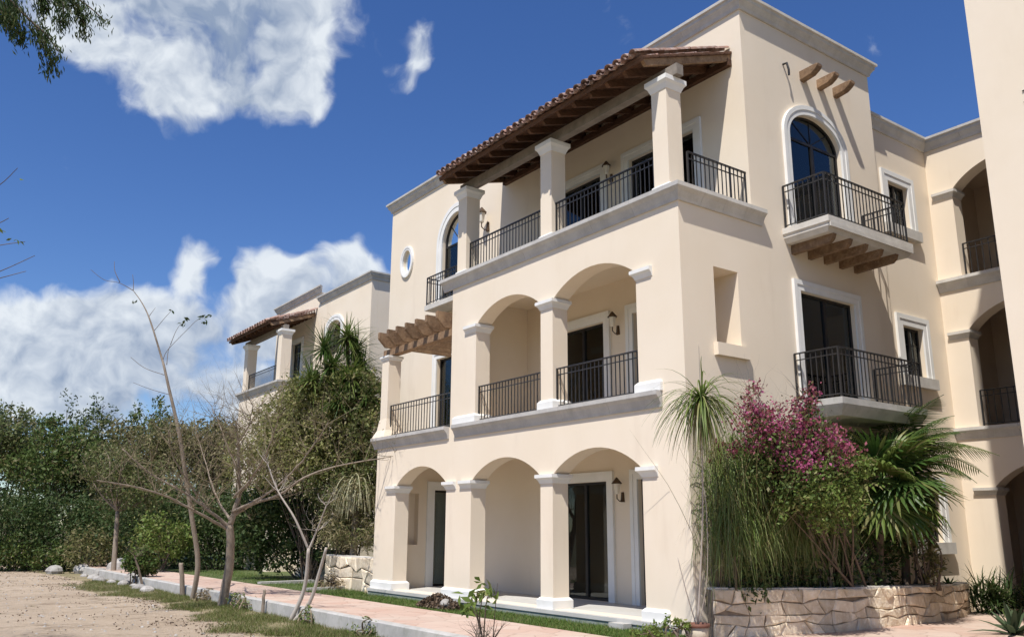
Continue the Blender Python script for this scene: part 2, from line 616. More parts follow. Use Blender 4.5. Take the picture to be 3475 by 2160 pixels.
def cove(zb, zt, proj):
    h = zt - zb
    return [(0, zb), (proj * .22, zb), (proj * .30, zb + h * .18), (proj * .62, zb + h * .52), (proj * .95, zb + h * .70), (proj, zb + h * .74), (proj, zt), (0, zt)]


def stone_band(parent, name, axis, c, a0, a1, zb, zt, proj, mat='limestone', piece=1.1, m0=0, m1=0, prof=None):
    """a ledge or cornice laid from separate moulded stones over a backing course"""
    prof = prof or cove(zb, zt, proj)
    core = MB()
    band(core, axis, c, [(max(0, o - .012), z + (.006 if z < (zb + zt) / 2 else -.006)) for o, z in prof], a0 + .012, a1 - .012, m0, m1)
    part = core.build(name, 'mortar' if mat == 'rubble' else mat, parent)
    n = max(1, round((a1 - a0) / piece))
    rng = random.Random(int(a0 * 100 + zb * 10))
    cuts = [a0] + [a0 + (a1 - a0) * (i + rng.uniform(-.1, .1)) / n for i in range(1, n)] + [a1]
    for i, (p, q) in enumerate(zip(cuts, cuts[1:])):
        mb = MB()
        g = .003
        j = rng.uniform(-.002, .002)
        band(mb, axis, c, [(o + (j if o > .02 else 0), z) for o, z in prof], p + (g if i else 0), q - (g if i < n - 1 else 0), m0 if i == 0 else 0, m1 if i == n - 1 else 0)
        mb.build('stone_block', mat, part)
    return part


def surround(parent, axis, c, h, w, out=.045, sill=None, name='surround', mat='plaster_white', bottom=False, sgn=-1):
    """flat moulded frame round an opening"""
    mb = MB()

    def P(a, o, z):
        return (c + sgn * o, a, z) if axis == 'X' else (a, c + sgn * o, z)
    a0, a1 = h['a0'], h['a1']
    for (o, iw, ow) in ((out, 0.0, w), (out + .015, w * .58, w + .012)):
        inner, outer = [], []
        if h.get('oval'):
            n = 28
            m, rx = (a0 + a1) / 2, (a1 - a0) / 2
            for i in range(n + 1):
                t = 2 * math.pi * i / n
                inner.append((m + (rx + iw) * math.cos(t), h['zc'] + (h['rz'] + iw) * math.sin(t)))
                outer.append((m + (rx + ow) * math.cos(t), h['zc'] + (h['rz'] + ow) * math.sin(t)))
        elif 'top' in h:
            m, rx, r = (a0 + a1) / 2, (a1 - a0) / 2, h['top'] - h['spring']
            inner.append((a0 - iw, h['z0'])); outer.append((a0 - ow, h['z0']))
            for i in range(25):
                t = math.pi * (1 - i / 24)
                inner.append((m + (rx + iw) * math.cos(t), h['spring'] + (r + iw) * math.sin(t)))
                outer.append((m + (rx + ow) * math.cos(t), h['spring'] + (r + ow) * math.sin(t)))
            inner.append((a1 + iw, h['z0'])); outer.append((a1 + ow, h['z0']))
        else:
            inner = [(a0 - iw, h['z0']), (a0 - iw, h['z1'] + iw), (a1 + iw, h['z1'] + iw), (a1 + iw, h['z0'])]
            outer = [(a0 - ow, h['z0']), (a0 - ow, h['z1'] + ow), (a1 + ow, h['z1'] + ow), (a1 + ow, h['z0'])]
            if bottom:
                inner += [(a0 - iw, h['z0'] - 0), ]
                outer += [(a0 - ow, h['z0'] - 0), ]
        rings = []
        for (ai, zi), (ao, zo) in zip(inner, outer):
            rings.append([P(ai, -.0, zi), P(ai, o, zi), P(ao, o, zo), P(ao, -.0, zo)])
        mb.loft(rings)
    p = mb.build(name, mat, parent)
    if sill:
        s = MB()
        if axis == 'X':
            s.box(c - sill[1], c + .05, a0 - w - .04, a1 + w + .04, h['z0'] - sill[0], h['z0'] - .004)
        else:
            s.box(a0 - w - .04, a1 + w + .04, c - sill[1], c + .05, h['z0'] - sill[0], h['z0'] - .004)
        s.build('sill', 'limestone_pale', p)
    return p


def glazing(parent, axis, c, h, name='door', leaves=2, depth=.10, curtain=None, bars=False, split=None):
    """dark metal frame set into an opening, one glass pane for each leaf, sometimes a curtain behind"""
    mb = MB()

    def P(a, d, z):
        return (c + d, a, z) if axis == 'X' else (a, c + d, z)

    def bx(a0, a1, d0, d1, z0, z1):
        p, q = P(a0, d0, z0), P(a1, d1, z1)
        mb.box(min(p[0], q[0]), max(p[0], q[0]), min(p[1], q[1]), max(p[1], q[1]), z0, z1)
    a0, a1, z0 = h['a0'], h['a1'], h['z0']
    rect_top = h['spring'] if 'top' in h else h['z1']
    f = .055
    bx(a0, a0 + f, depth, depth + .06, z0, rect_top)
    bx(a1 - f, a1, depth, depth + .06, z0, rect_top)
    bx(a0 + f, a1 - f, depth, depth + .06, z0, z0 + f)
    bx(a0 + f, a1 - f, depth, depth + .06, rect_top - f, rect_top)
    cuts = split or [a0 + (a1 - a0) * i / leaves for i in range(leaves + 1)]
    cuts = [a0 + f] + cuts[1:-1] + [a1 - f]
    for k in cuts[1:-1]:
        bx(k - .04, k + .04, depth - .01, depth + .05, z0 + f, rect_top - f)
    if bars:
        for k in range(1, 3):
            zz = z0 + (rect_top - z0) * k / 3
            bx(a0 + f, a1 - f, depth + .015, depth + .04, zz - .012, zz + .012)
        for p_, q_ in zip(cuts, cuts[1:]):
            bx((p_ + q_) / 2 - .01, (p_ + q_) / 2 + .01, depth + .016, depth + .039, z0 + f, rect_top - f)
    if 'top' in h:
        m, rx, r = (a0 + a1) / 2, (a1 - a0) / 2, h['top'] - h['spring']
        rings = []
        for i in range(21):
            t = math.pi * (1 - i / 20)
            ci, si = math.cos(t), math.sin(t)
            rings.append([P(m + rx * ci, depth, h['spring'] + r * si), P(m + (rx - f) * ci, depth, h['spring'] + (r - f) * si),
                          P(m + (rx - f) * ci, depth + .06, h['spring'] + (r - f) * si), P(m + rx * ci, depth + .06, h['spring'] + r * si)])
        mb.loft(rings)
        for ang in (45, 90, 135):
            t = R(ang)
            mb.tube([P(m, depth + .03, h['spring']), P(m + (rx - f) * math.cos(t), depth + .03, h['spring'] + (r - f) * math.sin(t))], .018, 4)
    part = mb.build(name, 'frame_dark', parent)
    for p_, q_ in zip(cuts, cuts[1:]):
        g = MB()
        A, B = P(p_, depth + .026, z0 + f), P(q_, depth + .034, rect_top - f)
        g.box(min(A[0], B[0]), max(A[0], B[0]), min(A[1], B[1]), max(A[1], B[1]), A[2], B[2])
        g.build('pane', 'glass', part)
    if 'top' in h:
        g = MB()
        m, rx, r = (a0 + a1) / 2, (a1 - a0) / 2, h['top'] - h['spring']
        pts = [P(m + (rx - f) * math.cos(math.pi * i / 20), depth + .03, h['spring'] + (r - f) * math.sin(math.pi * i / 20)) for i in range(21)]
        g.add(pts, [tuple(range(21))])
        g.build('fanlight_pane', 'glass', part)
    if curtain:
        for (u0, u1) in curtain:
            n = 40
            rows = []
            for zz in (z0 + .06, rect_top - .08):
                rows.append([P(a0 + (a1 - a0) * (u0 + (u1 - u0) * i / n), depth + .11 + .02 * math.sin(i * 1.9) + .012 * math.sin(i * .7), zz) for i in range(n + 1)])
            cm = MB()
            cm.loft(rows, cap=False, closed=False)
            cm.build('curtain', 'curtain', part, smooth=True)
    return part


BAL = {}


def railing(parent, pts, z0, h=.86, gap=.12, post_ends=True, name='railing', bot=.07):
    """iron balcony railing along a plan polyline; balusters are pieces of it"""
    mb = MB()
    pts = [Vector((p[0], p[1], 0)) for p in pts]

    def rail(p, q, z, w, t):
        d = (q - p).normalized()
        n = Vector((-d.y, d.x, 0)) * w / 2
        e = d * .0
        mb.loft([[p - e + n + Vector((0, 0, z - t / 2)), p - e - n + Vector((0, 0, z - t / 2)), p - e - n + Vector((0, 0, z + t / 2)), p - e + n + Vector((0, 0, z + t / 2))],
                 [q + e + n + Vector((0, 0, z - t / 2)), q + e - n + Vector((0, 0, z - t / 2)), q + e - n + Vector((0, 0, z + t / 2)), q + e + n + Vector((0, 0, z + t / 2))]])
    for p, q in zip(pts, pts[1:]):
        rail(p, q, z0 + h, .05, .022)
        rail(p, q, z0 + h - .13, .022, .018)
        rail(p, q, z0 + bot, .022, .018)
    for p in pts:
        mb.box(p.x - .016, p.x + .016, p.y - .016, p.y + .016, z0, z0 + h)
    part = mb.build(name, 'iron', parent)
    key = round(h, 3)
    if key not in BAL:
        b = MB()
        b.box(-.0085, .0085, -.0085, .0085, bot, h - .01)
        BAL[key] = b
        me = bpy.data.meshes.new('baluster')
        me.from_pydata(b.v, [], b.f)
        me.materials.append(M['iron'])
        BAL[key] = me
    for p, q in zip(pts, pts[1:]):
        L = (q - p).length
        n = max(2, round(L / gap))
        for i in range(1, n):
            c = p.lerp(q, i / n)
            link('baluster', BAL[key], part, (c.x, c.y, z0))
    return part


def box_part(name, mat, parent, *b):
    return MB().box(*b).build(name, mat, parent)
# ------------------------------------------------------------------ ground, road, paths
def struct(o, name=None):
    return tag(o, kind='structure')


def sheet(name, mat, x0, x1, y0, y1, z, nx=1, ny=1, amp=0, wob=None):
    xs = np.linspace(0, 1, nx + 1)
    ys = np.linspace(0, 1, ny + 1)
    rng = np.random.default_rng(3)
    vs = []
    for j, b in enumerate(ys):
        yy = y0 + (y1 - y0) * b
        l, r = (x0, x1) if wob is None else wob(yy)
        for i, a in enumerate(xs):
            xx = l + (r - l) * a
            vs.append((xx, yy, z + amp * (math.sin(xx * 1.7 + yy * .31) * .5 + math.sin(xx * .6 - yy * .83) * .5)))
    n = nx + 1
    fs = [(j * n + i, j * n + i + 1, (j + 1) * n + i + 1, (j + 1) * n + i) for j in range(ny) for i in range(nx)]
    mb = MB()
    mb.add(vs, fs)
    return struct(mb.build(name, mat, smooth=True))


struct(MB().add([(-900, -900, -.56), (900, -900, -.56), (900, 900, -.56), (-900, 900, -.56)], [(0, 1, 2, 3)]).build('ground', 'far_ground'))


def road_w(y):
    return (-16.0 + .4 * math.sin(y * .11), -4.35 + .35 * math.sin(y * .45 + 1.2) + .18 * math.sin(y * 1.3))


sheet('dirt_road', 'dirt', 0, 1, -22, 46, -.455, 60, 260, .022, road_w)
vs, n = [], 24
for j in range(401):
    yy = -22 + 82 * j / 400
    for i in range(n + 1):
        u = i / n
        l = road_w(yy)[1] - .75
        xx = l + (-3.0 - l) * u
        nz = math.sin(xx * 5.1 + yy * 3.3) * .4 + math.sin(xx * 2.3 - yy * 1.9 + 1) * .5 + math.sin(xx * 9.7 + yy * 7.1) * .25
        vs.append((xx, yy, -.49 + .06 * min(1, u * 2.2) + .016 * nz * (1 - .6 * u)))
struct(MB().add(vs, [(j * (n + 1) + i, j * (n + 1) + i + 1, (j + 1) * (n + 1) + i + 1, (j + 1) * (n + 1) + i) for j in range(400) for i in range(n)]).build('verge', 'verge_soil', smooth=True))
# the raised path with its concrete kerb
path = struct(MB().box(-3.06, -1.2, -7, 60, -.6, -.15).build('path', 'paving'))
kerb = struct(link('kerb', None))
y = -7.0
rng = random.Random(5)
while y < 46:
    L = rng.uniform(1.7, 2.3)
    MB().loft([[(-3.23, y + .004, -.62), (-3.06, y + .004, -.62), (-3.06, y + .004, -.142), (-3.21, y + .004, -.142), (-3.23, y + .004, -.165)],
               [(-3.23, y + L - .004, -.62), (-3.06, y + L - .004, -.62), (-3.06, y + L - .004, -.142), (-3.21, y + L - .004, -.142), (-3.23, y + L - .004, -.165)]]).build('kerb_stone', 'concrete', kerb)
    y += L
struct(MB().box(-1.196, -.2, -.35, 60, -.6, -.165).build('lawn', 'lawn_soil'))
struct(MB().box(-1.196, 14, -7, -.354, -.6, -.13).build('pavement', 'paving'))
struct(MB().box(-.196, 9, 11.5, 60, -.6, -.2).build('garden', 'lawn_soil'))

# ------------------------------------------------------------------ the main building
B = thing('apartment_building', 'three-storey cream stucco apartment building with arcades, iron balconies and a tiled porch roof', 'building', (0, 0, -.45))
TH = .40
g_arch = [dict(a0=1.12, a1=3.68, z0=0.0, spring=2.58, top=3.04), dict(a0=4.08, a1=6.66, z0=0.0, spring=2.58, top=3.04), dict(a0=7.74, a1=10.24, z0=0.0, spring=2.58, top=3.04)]
f_arch = [dict(a0=1.14, a1=3.65, z0=3.9, spring=6.23, top=6.67), dict(a0=4.06, a1=6.55, z0=3.9, spring=6.23, top=6.67)]
mb = MB()
wall(mb, 'X', 0, TH, 0, 11.35, -.5, 3.898, g_arch)
wall(mb, 'X', 0, TH, 0, 7.63, 3.898, 7.60, f_arch)
mb.build('front_wall', 'stucco', B)

# back wall of the arcades, carried up as the penthouse front
XW = 2.09
doors = []
for z0, z1 in ((0.0, 2.56), (3.9, 6.20), (7.62, 9.87)):
    doors.append(dict(a0=1.37, a1=3.38, z0=z0, z1=z1))
    doors.append(dict(a0=4.34, a1=6.05, z0=z0, z1=z1))
wing_door = dict(a0=10.15, a1=11.78, z0=3.9, z1=6.45)
arch_win = dict(a0=9.98, a1=11.64, z0=7.95, spring=9.95, top=10.86, round=1)
oval_win = dict(a0=13.56, a1=14.12, zc=10.02, rz=.40, oval=1)
mb = MB()
wall(mb, 'X', XW, .25, .30, 15, -.5, 12.05, doors + [wing_door, arch_win, oval_win])
mb.build('penthouse_wall', 'stucco', B)
for i, h in enumerate(doors):
    surround(B, 'X', XW, h, .20, name='door_surround')
    cur = {0: [(.0, .42)], 1: [(.05, .48)], 3: [(.1, .5)], 2: [(.0, .3)], 5: None, 4: [(.55, 1)]}.get(i)
    glazing(B, 'X', XW, h, 'door', 2, curtain=cur)
surround(B, 'X', XW, wing_door, .20, name='door_surround')
glazing(B, 'X', XW, wing_door, 'door', 2, curtain=[(.3, .7)])
surround(B, 'X', XW, arch_win, .27, name='window_surround')
glazing(B, 'X', XW, arch_win, 'window', 2, curtain=[(.6, 1)])
surround(B, 'X', XW, oval_win, .12, .05, name='window_surround')
mb = MB()
pts = [(XW + .05, 13.84 + .28 * math.cos(2 * math.pi * i / 24), 10.02 + .4 * math.sin(2 * math.pi * i / 24)) for i in range(24)]
mb.add(pts, [tuple(range(24))])
mb.build('window_pane', 'glass', B)
MB().box(XW + .10, XW + .13, 13.54, 14.14, 9.6, 10.44).build('dark_backing', 'frame_dark', B)  # dark sheet added behind the oval pane, stands in for the unlit room

# side wall on the right, with a shuttered niche and two balcony doors
niche = dict(a0=.87, a1=1.55, z0=4.80, z1=6.24)
side_door = dict(a0=3.42, a1=5.31, z0=3.92, z1=6.20)
side_arch = dict(a0=3.46, a1=5.32, z0=7.42, spring=9.66, top=10.27, round=1)
mb = MB()
wall(mb, 'Y', 0, .30, TH, 2.09, -.5, 7.33, [niche])
wall(mb, 'Y', 0, .30, 2.09, 6.75, -.5, 12.05, [side_door, side_arch])
mb.build('side_wall', 'stucco', B)
mb = MB()
mb.box(.80, 1.62, .62, .70, 4.7, 6.34)
mb.box(.80, .868, .301, .62, 4.7, 6.34)
mb.box(1.552, 1.62, .301, .62, 4.7, 6.34)
mb.box(.868, 1.552, .301, .62, 6.242, 6.34)
mb.box(.868, 1.552, .301, .62, 4.7, 4.798)
mb.build('niche_back', 'stucco', B)
s = MB().box(.78, 1.66, -.10, .02, 4.56, 4.79).build('niche_sill', 'stucco', B)
surround(B, 'Y', 0, side_door, .20, .045, name='door_surround')
glazing(B, 'Y', 0, side_door, 'door', 2, .09, curtain=[(.62, .8)])
surround(B, 'Y', 0, side_arch, .20, .05, name='door_surround')
glazing(B, 'Y', 0, side_arch, 'door', 2, .09, curtain=[(.55, .95)])

# lower wing behind the side wall
YW, XT = .33, 9.65
wins = [dict(a0=7.70, a1=8.60, z0=8.63, z1=9.76), dict(a0=7.72, a1=8.60, z0=4.98, z1=6.17), dict(a0=7.70, a1=8.54, z0=1.28, z1=2.45)]
mb = MB()
wall(mb, 'Y', YW, .30, 6.75, XT, -.5, 11.0, wins)
mb.build('wing_wall', 'stucco', B)
for h in wins:
    surround(B, 'Y', YW, h, .25, .045, sill=(.25, .13), name='window_surround')
    glazing(B, 'Y', YW, h, 'window', 2, .10, bars=True, curtain=[(.45, .62)])
# floors, ceilings and the unseen sides that keep the rooms dark
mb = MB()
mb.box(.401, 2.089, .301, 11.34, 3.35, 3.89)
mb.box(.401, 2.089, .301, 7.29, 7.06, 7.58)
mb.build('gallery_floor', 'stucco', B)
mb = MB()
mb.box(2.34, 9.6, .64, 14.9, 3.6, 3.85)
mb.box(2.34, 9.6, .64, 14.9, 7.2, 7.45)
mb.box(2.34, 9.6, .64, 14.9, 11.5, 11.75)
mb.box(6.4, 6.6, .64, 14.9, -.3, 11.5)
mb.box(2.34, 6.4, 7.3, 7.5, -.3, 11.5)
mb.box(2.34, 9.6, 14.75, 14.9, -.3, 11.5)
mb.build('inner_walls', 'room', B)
mb = MB()
mb.box(2.345, 6.749, .305, .5, 11.7, 12.0)
mb.box(6.45, 6.749, .301, 15.0, -.5, 12.05)
mb.box(2.345, 6.44, 14.7, 15.0, -.5, 12.05)
mb.box(9.3, 9.64, .64, 15.0, -.5, 11.0)
mb.build('rear_wall', 'stucco', B)
# end wall of the ground floor arcade, with a niche and a narrow glazed door
end_door = dict(a0=1.57, a1=2.06, z0=0, z1=2.56)
end_niche = dict(a0=.72, a1=1.08, z0=1.10, z1=2.45)
mb = MB()
wall(mb, 'Y', 10.9, .2, .40, 2.09, -.4, 3.4, [end_door, end_niche])
mb.box(.40, 2.09, 11.101, 11.34, -.4, 3.4)
mb.build('arcade_end_wall', 'stucco', B)
surround(B, 'Y', 10.9, end_door, .22, .04, name='door_surround')
glazing(B, 'Y', 10.9, end_door, 'door', 1, .05, curtain=[(.35, 1)])
box_part('gallery_end_wall', 'stucco', B, .401, 2.089, 7.30, 7.625, 3.9, 7.59)
# terrace with its step
mb = MB().box(-.14, 2.089, .30, 11.36, -.07, -.002)
mb.build('terrace_floor', 'terrace', B)
box_part('terrace_step', 'step_face', B, -.12, -.004, .32, 11.345, -.42, -.071)

# stone ledges and cornices
P_L = .17
stone_band(B, 'ledge', 'X', 0, 0, 8.0, 7.33, 7.63, P_L, m0=1)
stone_band(B, 'ledge', 'Y', 0, 0, 2.36, 7.33, 7.63, P_L, 'limestone_pale', m0=1, piece=.6)
box_part('porch_floor', 'terrace', B, .01, 2.085, .01, 7.62, 7.602, 7.622)
stone_band(B, 'ledge', 'X', 0, .56, 7.36, 3.62, 3.915, .15, piece=1.4)
stone_band(B, 'ledge', 'X', 0, 7.66, 11.5, 3.62, 3.915, .16, piece=1.3)
corn = [(0, 12.05), (.05, 12.05), (.07, 12.14), (.13, 12.24), (.16, 12.27), (.17, 12.36), (.22, 12.38), (.22, 12.46), (0, 12.46)]
corn = [(o * .85, 12.05 + (z - 12.05) * .78) for o, z in corn]
stone_band(B, 'cornice', 'X', XW, 0, 15.0, 12.05, 12.46, .2, prof=corn, m0=1, m1=1, piece=1.5)
stone_band(B, 'cornice', 'Y', 0, XW, 6.75, 12.05, 12.46, .2, 'limestone_pale', prof=corn, m0=1, m1=1, piece=1.3)
corn2 = [(o, z - 1.05) for o, z in corn]
stone_band(B, 'cornice', 'Y', YW, 6.76, XT, 11.0, 11.41, .2, 'limestone_pale', prof=corn2, piece=1.3, m1=-1)

# pier capitals, plinths
def capital(parent, x0, x1, y0, y1, zb, zt, o=.09, mat='plaster_white', name='capital'):
    rings = []
    h = zt - zb
    for d, z in ((.012, zb), (.02, zb + h * .12), (o * .55, zb + h * .42), (o, zb + h * .62), (o, zt)):
        rings.append([(x0 - d, y0 - d, z), (x1 + d, y0 - d, z), (x1 + d, y1 + d, z), (x0 - d, y1 + d, z)])
    return MB().loft(rings).build(name, mat, parent)


def half_capital(parent, a0, a1, zb, zt, o=.09, l=1, r=1, name='capital'):
    rings = []
    h = zt - zb
    for d, z in ((.012, zb), (.02, zb + h * .12), (o * .55, zb + h * .42), (o, zb + h * .62), (o, zt)):
        rings.append([(-d, a0 - d * l, z), (TH + d * .6, a0 - d * l, z), (TH + d * .6, a1 + d * r, z), (-d, a1 + d * r, z)])
    return MB().loft(rings).build(name, 'plaster_white', parent)


for zb, zt in ((2.42, 2.60),):
    half_capital(B, 3.68, 4.08, zb, zt)
    half_capital(B, .72, 1.12, zb, zt, l=0)
    half_capital(B, 6.66, 7.10, zb, zt, r=0)
    half_capital(B, 7.30, 7.74, zb, zt, l=0)
    half_capital(B, 10.24, 10.70, zb, zt, r=0)
half_capital(B, 3.65, 4.06, 6.07, 6.25)
half_capital(B, .70, 1.14, 6.07, 6.25, l=0)
half_capital(B, 6.55, 7.0, 6.07, 6.25, r=0)
for a0, a1, z in ((3.68, 4.08, 0), (.60, 1.12, 0), (6.66, 7.74, 0), (10.24, 11.30, 0), (3.65, 4.06, 3.915), (.60, 1.14, 3.915), (6.55, 7.40, 3.915)):
    MB().loft([[(-d, a0 - d, z + q), (TH + d, a0 - d, z + q), (TH + d, a1 + d, z + q), (-d, a1 + d, z + q)] for d, q in ((.06, 0), (.06, .16), (.03, .19), (.012, .21))]).build('plinth', 'plaster_white', B)

# porch columns
for a in (.18, 3.66, 7.06):
    w = .39
    col = MB().box(.0, w, a, a + w, 7.628, 9.66).build('column', 'stucco', B)
    capital(col, 0, w, a, a + w, 9.66, 9.90, .09)
    MB().loft([[(-d, a - d, 7.625 + q), (w + d, a - d, 7.625 + q), (w + d, a + w + d, 7.625 + q), (-d, a + w + d, 7.625 + q)] for d, q in ((.035, 0), (.035, .10), (.012, .12))]).build('plinth', 'plaster_white', col)

# ---- porch roof: beam, rafters, boards, barrel tiles
def porch_roof(parent, x_e, z_e, x_w, z_w, ye0, ye1, yw0, yw1, beam_x, beam_z, beam_y0, beam_y1, spacing=.215, rows=8, detail=True):
    slope = (z_w - z_e) / (x_w - x_e)
    ang = math.atan(slope)
    L = math.hypot(x_w - x_e, z_w - z_e)

    def pt(u, v, lift=0):          # u 0..1 along the eave, v 0..1 up the slope
        y0 = ye0 + (yw0 - ye0) * v
        y1 = ye1 + (yw1 - ye1) * v
        x = x_e + (x_w - x_e) * v - math.sin(ang) * lift
        return Vector((x, y0 + (y1 - y0) * u, z_e + (z_w - z_e) * v + math.cos(ang) * lift))
    deck = MB()
    deck.loft([[pt(0, v, -.005), pt(1, v, -.005), pt(1, v, .03), pt(0, v, .03)] for v in (0.012, 1.003)])
    roof = deck.build('roof', 'wood_dark', parent)
    nb = 11
    for k in range(nb):            # boards under the tiles
        v0, v1 = k / nb + .004, (k + 1) / nb - .004
        MB().loft([[pt(0, v0, -.022), pt(1, v0, -.022), pt(1, v0, -.008), pt(0, v0, -.008)],
                   [pt(0, v1, -.022), pt(1, v1, -.022), pt(1, v1, -.008), pt(0, v1, -.008)]]).build('roof_board', 'wood_dark', roof)
    n = max(4, round((ye1 - ye0) / .52))
    for k in range(n + 1):         # rafters
        u = .01 + .98 * k / n
        a, b = pt(u, .02, -.16), pt(u, 1.0, -.16)
        a2, b2 = pt(u, .02, -.024), pt(u, 1.0, -.024)
        w = Vector((0, .04, 0))
        MB().loft([[a - w + Vector((.05, 0, .02)), a + w + Vector((.05, 0, .02)), a2 + w, a2 - w], [b - w, b + w, b2 + w, b2 - w]]).build('rafter', 'wood_mid' if k in (0, n) else 'wood_dark', roof)
    MB().loft([[pt(0, .0, -.06), pt(0, .012, -.06), pt(0, .012, .035), pt(0, .0, .035)], [pt(1, .0, -.06), pt(1, .012, -.06), pt(1, .012, .035), pt(1, .0, .035)]]).build('fascia_board', 'wood_dark', roof)
    MB().box(beam_x, beam_x + .18, beam_y0, beam_y1, beam_z, beam_z + .22).build('beam', 'wood_grey', roof)
    # barrel tiles
    tl = L / rows * 1.22

    def tile_mesh(name, r0, r1, up):
        rings = []
        for (xx, r) in ((0, r0), (tl, r1)):
            ring = []
            for j in range(7):
                t = math.pi * j / 6
                ring.append((xx, math.cos(t) * r, up * math.sin(t) * r * .85))
            for j in range(6, -1, -1):
                t = math.pi * j / 6
                ring.append((xx, math.cos(t) * (r - .016), up * math.sin(t) * (r * .85 - .016)))
            rings.append(ring)
        m = MB().loft(rings)
        me = bpy.data.meshes.new(name)
        me.from_pydata(m.v, [], m.f)
        me.materials.append(M['terracotta'])
        return me
    cover = tile_mesh('tile', .092, .076, 1)
    pan = tile_mesh('tile', .080, .092, -1)
    rg = random.Random(3)
    cnt = 0
    for rrow in range(rows):
        v = rrow / rows
        width = (pt(1, v) - pt(0, v)).length
        nc = round(width / spacing)
        for k in range(nc):
            u = (k + .5) / nc
            p = pt(u, v - .012 if rrow else v - .03, .10 + .022)
            e = Euler((rg.uniform(-.05, .05), -ang - .035 + rg.uniform(-.015, .015), rg.uniform(-.04, .04)))
            link('roof_tile', cover, roof, p + Vector((0, rg.uniform(-.012, .012), rg.uniform(-.006, .008))), e)
            if rrow == 0:
                p = pt((k + 1) / nc if k < nc - 1 else u, v - .04, .115)
                link('roof_tile', pan, roof, p + Vector((rg.uniform(-.03, .02), 0, 0)), Euler((0, -ang - .03, 0)))
    return roof


porch_roof(B, -.60, 10.10, XW - .01, 11.16, .20, 7.45, .24, 8.45, .10, 9.905, -.02, 7.55, .235, 7)
box_part('wall_plate', 'wood_dark', B, XW - .12, XW - .005, .26, 8.3, 10.86, 11.0)

# ---- railings
railing(B, [(.12, .575), (.12, 3.655)], 7.63, .80)
railing(B, [(.12, 4.055), (.12, 7.055)], 7.63, .80)
railing(B, [(.42, .10), (1.62, .10), (2.085, .10)], 7.63, .80)
railing(B, [(.10, 1.15), (.10, 3.64)], 3.915, .84)
railing(B, [(.10, 4.07), (.10, 6.54)], 3.915, .84)
railing(B, [(.10, 7.66), (.10, 10.86)], 3.915, .86, .14)

# ---- wing terrace over the arcade: pier and timber pergola
pier = MB().box(0, .38, 10.89, 11.28, 3.9, 6.05).build('column', 'stucco', B)
capital(pier, 0, .38, 10.89, 11.28, 6.05, 6.18, .06)
MB().loft([[(-d, 10.89 - d, 3.915 + q), (.38 + d, 10.89 - d, 3.915 + q), (.38 + d, 11.28 + d, 3.915 + q), (-d, 11.28 + d, 3.915 + q)] for d, q in ((.16, 0), (.06, .2), (.012, .5))]).build('plinth', 'stucco', pier)
per = MB().box(.06, .30, 7.632, 11.35, 6.20, 6.38).build('pergola_beam', 'wood_mid', B)
k = 0
for yy in (10.98, 10.48, 9.98, 9.48, 8.95, 8.42, 7.9):
    x0 = -.30
    MB().loft([[(x0, yy - .05, 6.62), (x0, yy + .05, 6.62), (x0, yy + .05, 6.80), (x0, yy - .05, 6.80)],
               [(x0 + .22, yy - .05, 6.402), (x0 + .22, yy + .05, 6.402), (x0 + .22, yy + .05, 6.80), (x0 + .22, yy - .05, 6.80)],
               [(2.085, yy - .05, 6.402), (2.085, yy + .05, 6.402), (2.085, yy + .05, 6.80), (2.085, yy - .05, 6.80)]]).build('joist', 'wood_mid', per)
# ---- small balcony under the arched window over the pergola
bal = MB().box(1.45, 2.088, 9.85, 11.55, 7.80, 7.95).build('balcony', 'limestone_pale', B)
railing(B, [(2.07, 11.5), (1.5, 11.5), (1.5, 9.9), (2.07, 9.9)], 7.95, .86)
# ---- right-hand upper balcony on timber brackets
bal = MB()
bal.loft([[(3.02 + d, -1.06 + d, z), (6.02 - d, -1.06 + d, z), (6.02 - d, -.002, z), (3.02 + d, -.002, z)] for d, z in ((.10, 7.12), (.03, 7.22), (.03, 7.27), (0, 7.30), (0, 7.42))])
bal = bal.build('balcony', 'limestone_pale', B)
stone = MB().box(3.06, 5.98, -1.075, -1.045, 7.20, 7.29).build('edge_stone', 'limestone_pale', bal)
for i in range(5):
    xx = 3.32 + i * .545
    mb = MB()
    prof = [(-.0, 7.119), (-.98, 7.119), (-.94, 7.02), (-.86, 6.955), (-.0, 6.93)]
    mb.loft([[(xx - .055, yy, z) for yy, z in prof], [(xx + .055, yy, z) for yy, z in prof]])
    mb.build('bracket', 'wood_mid', bal)
railing(B, [(3.10, -.03), (3.10, -.98), (5.94, -.98), (5.94, -.03)], 7.42, .92)
# ---- right-hand lower balcony
bal = MB()
bal.loft([[(3.0 + d, -1.04 + d, z), (5.9 - d, -1.04 + d, z), (5.9 - d, -.002, z), (3.0 + d, -.002, z)] for d, z in ((.12, 3.58), (.03, 3.72), (0, 3.78), (0, 3.90))])
bal = bal.build('balcony', 'concrete', B)
railing(B, [(3.08, -.03), (3.08, -.98), (5.82, -.98), (5.82, -.03)], 3.90, .95)
# ---- log ends (rain spouts) above the arched door, and a drain pipe
for xx in (4.12, 4.74, 5.34):
    rings = []
    for yy, zt, zb in ((.02, 11.30, 11.04), (-.28, 11.31, 11.08), (-.40, 11.31, 11.15), (-.46, 11.29, 11.22)):
        rings.append([(xx - .09, yy, zb + .03), (xx - .05, yy, zb), (xx + .05, yy, zb), (xx + .09, yy, zb + .03), (xx + .09, yy, zt - .03), (xx + .05, yy, zt), (xx - .05, yy, zt), (xx - .09, yy, zt - .03)])
    MB().loft(rings).build('log_end', 'wood_mid', B)
MB().tube([(3.46, .02, 11.25), (3.46, -.10, 11.24), (3.47, -.13, 11.08), (3.48, -.12, 10.95)], .025, 7).build('drain_pipe', 'iron', B)

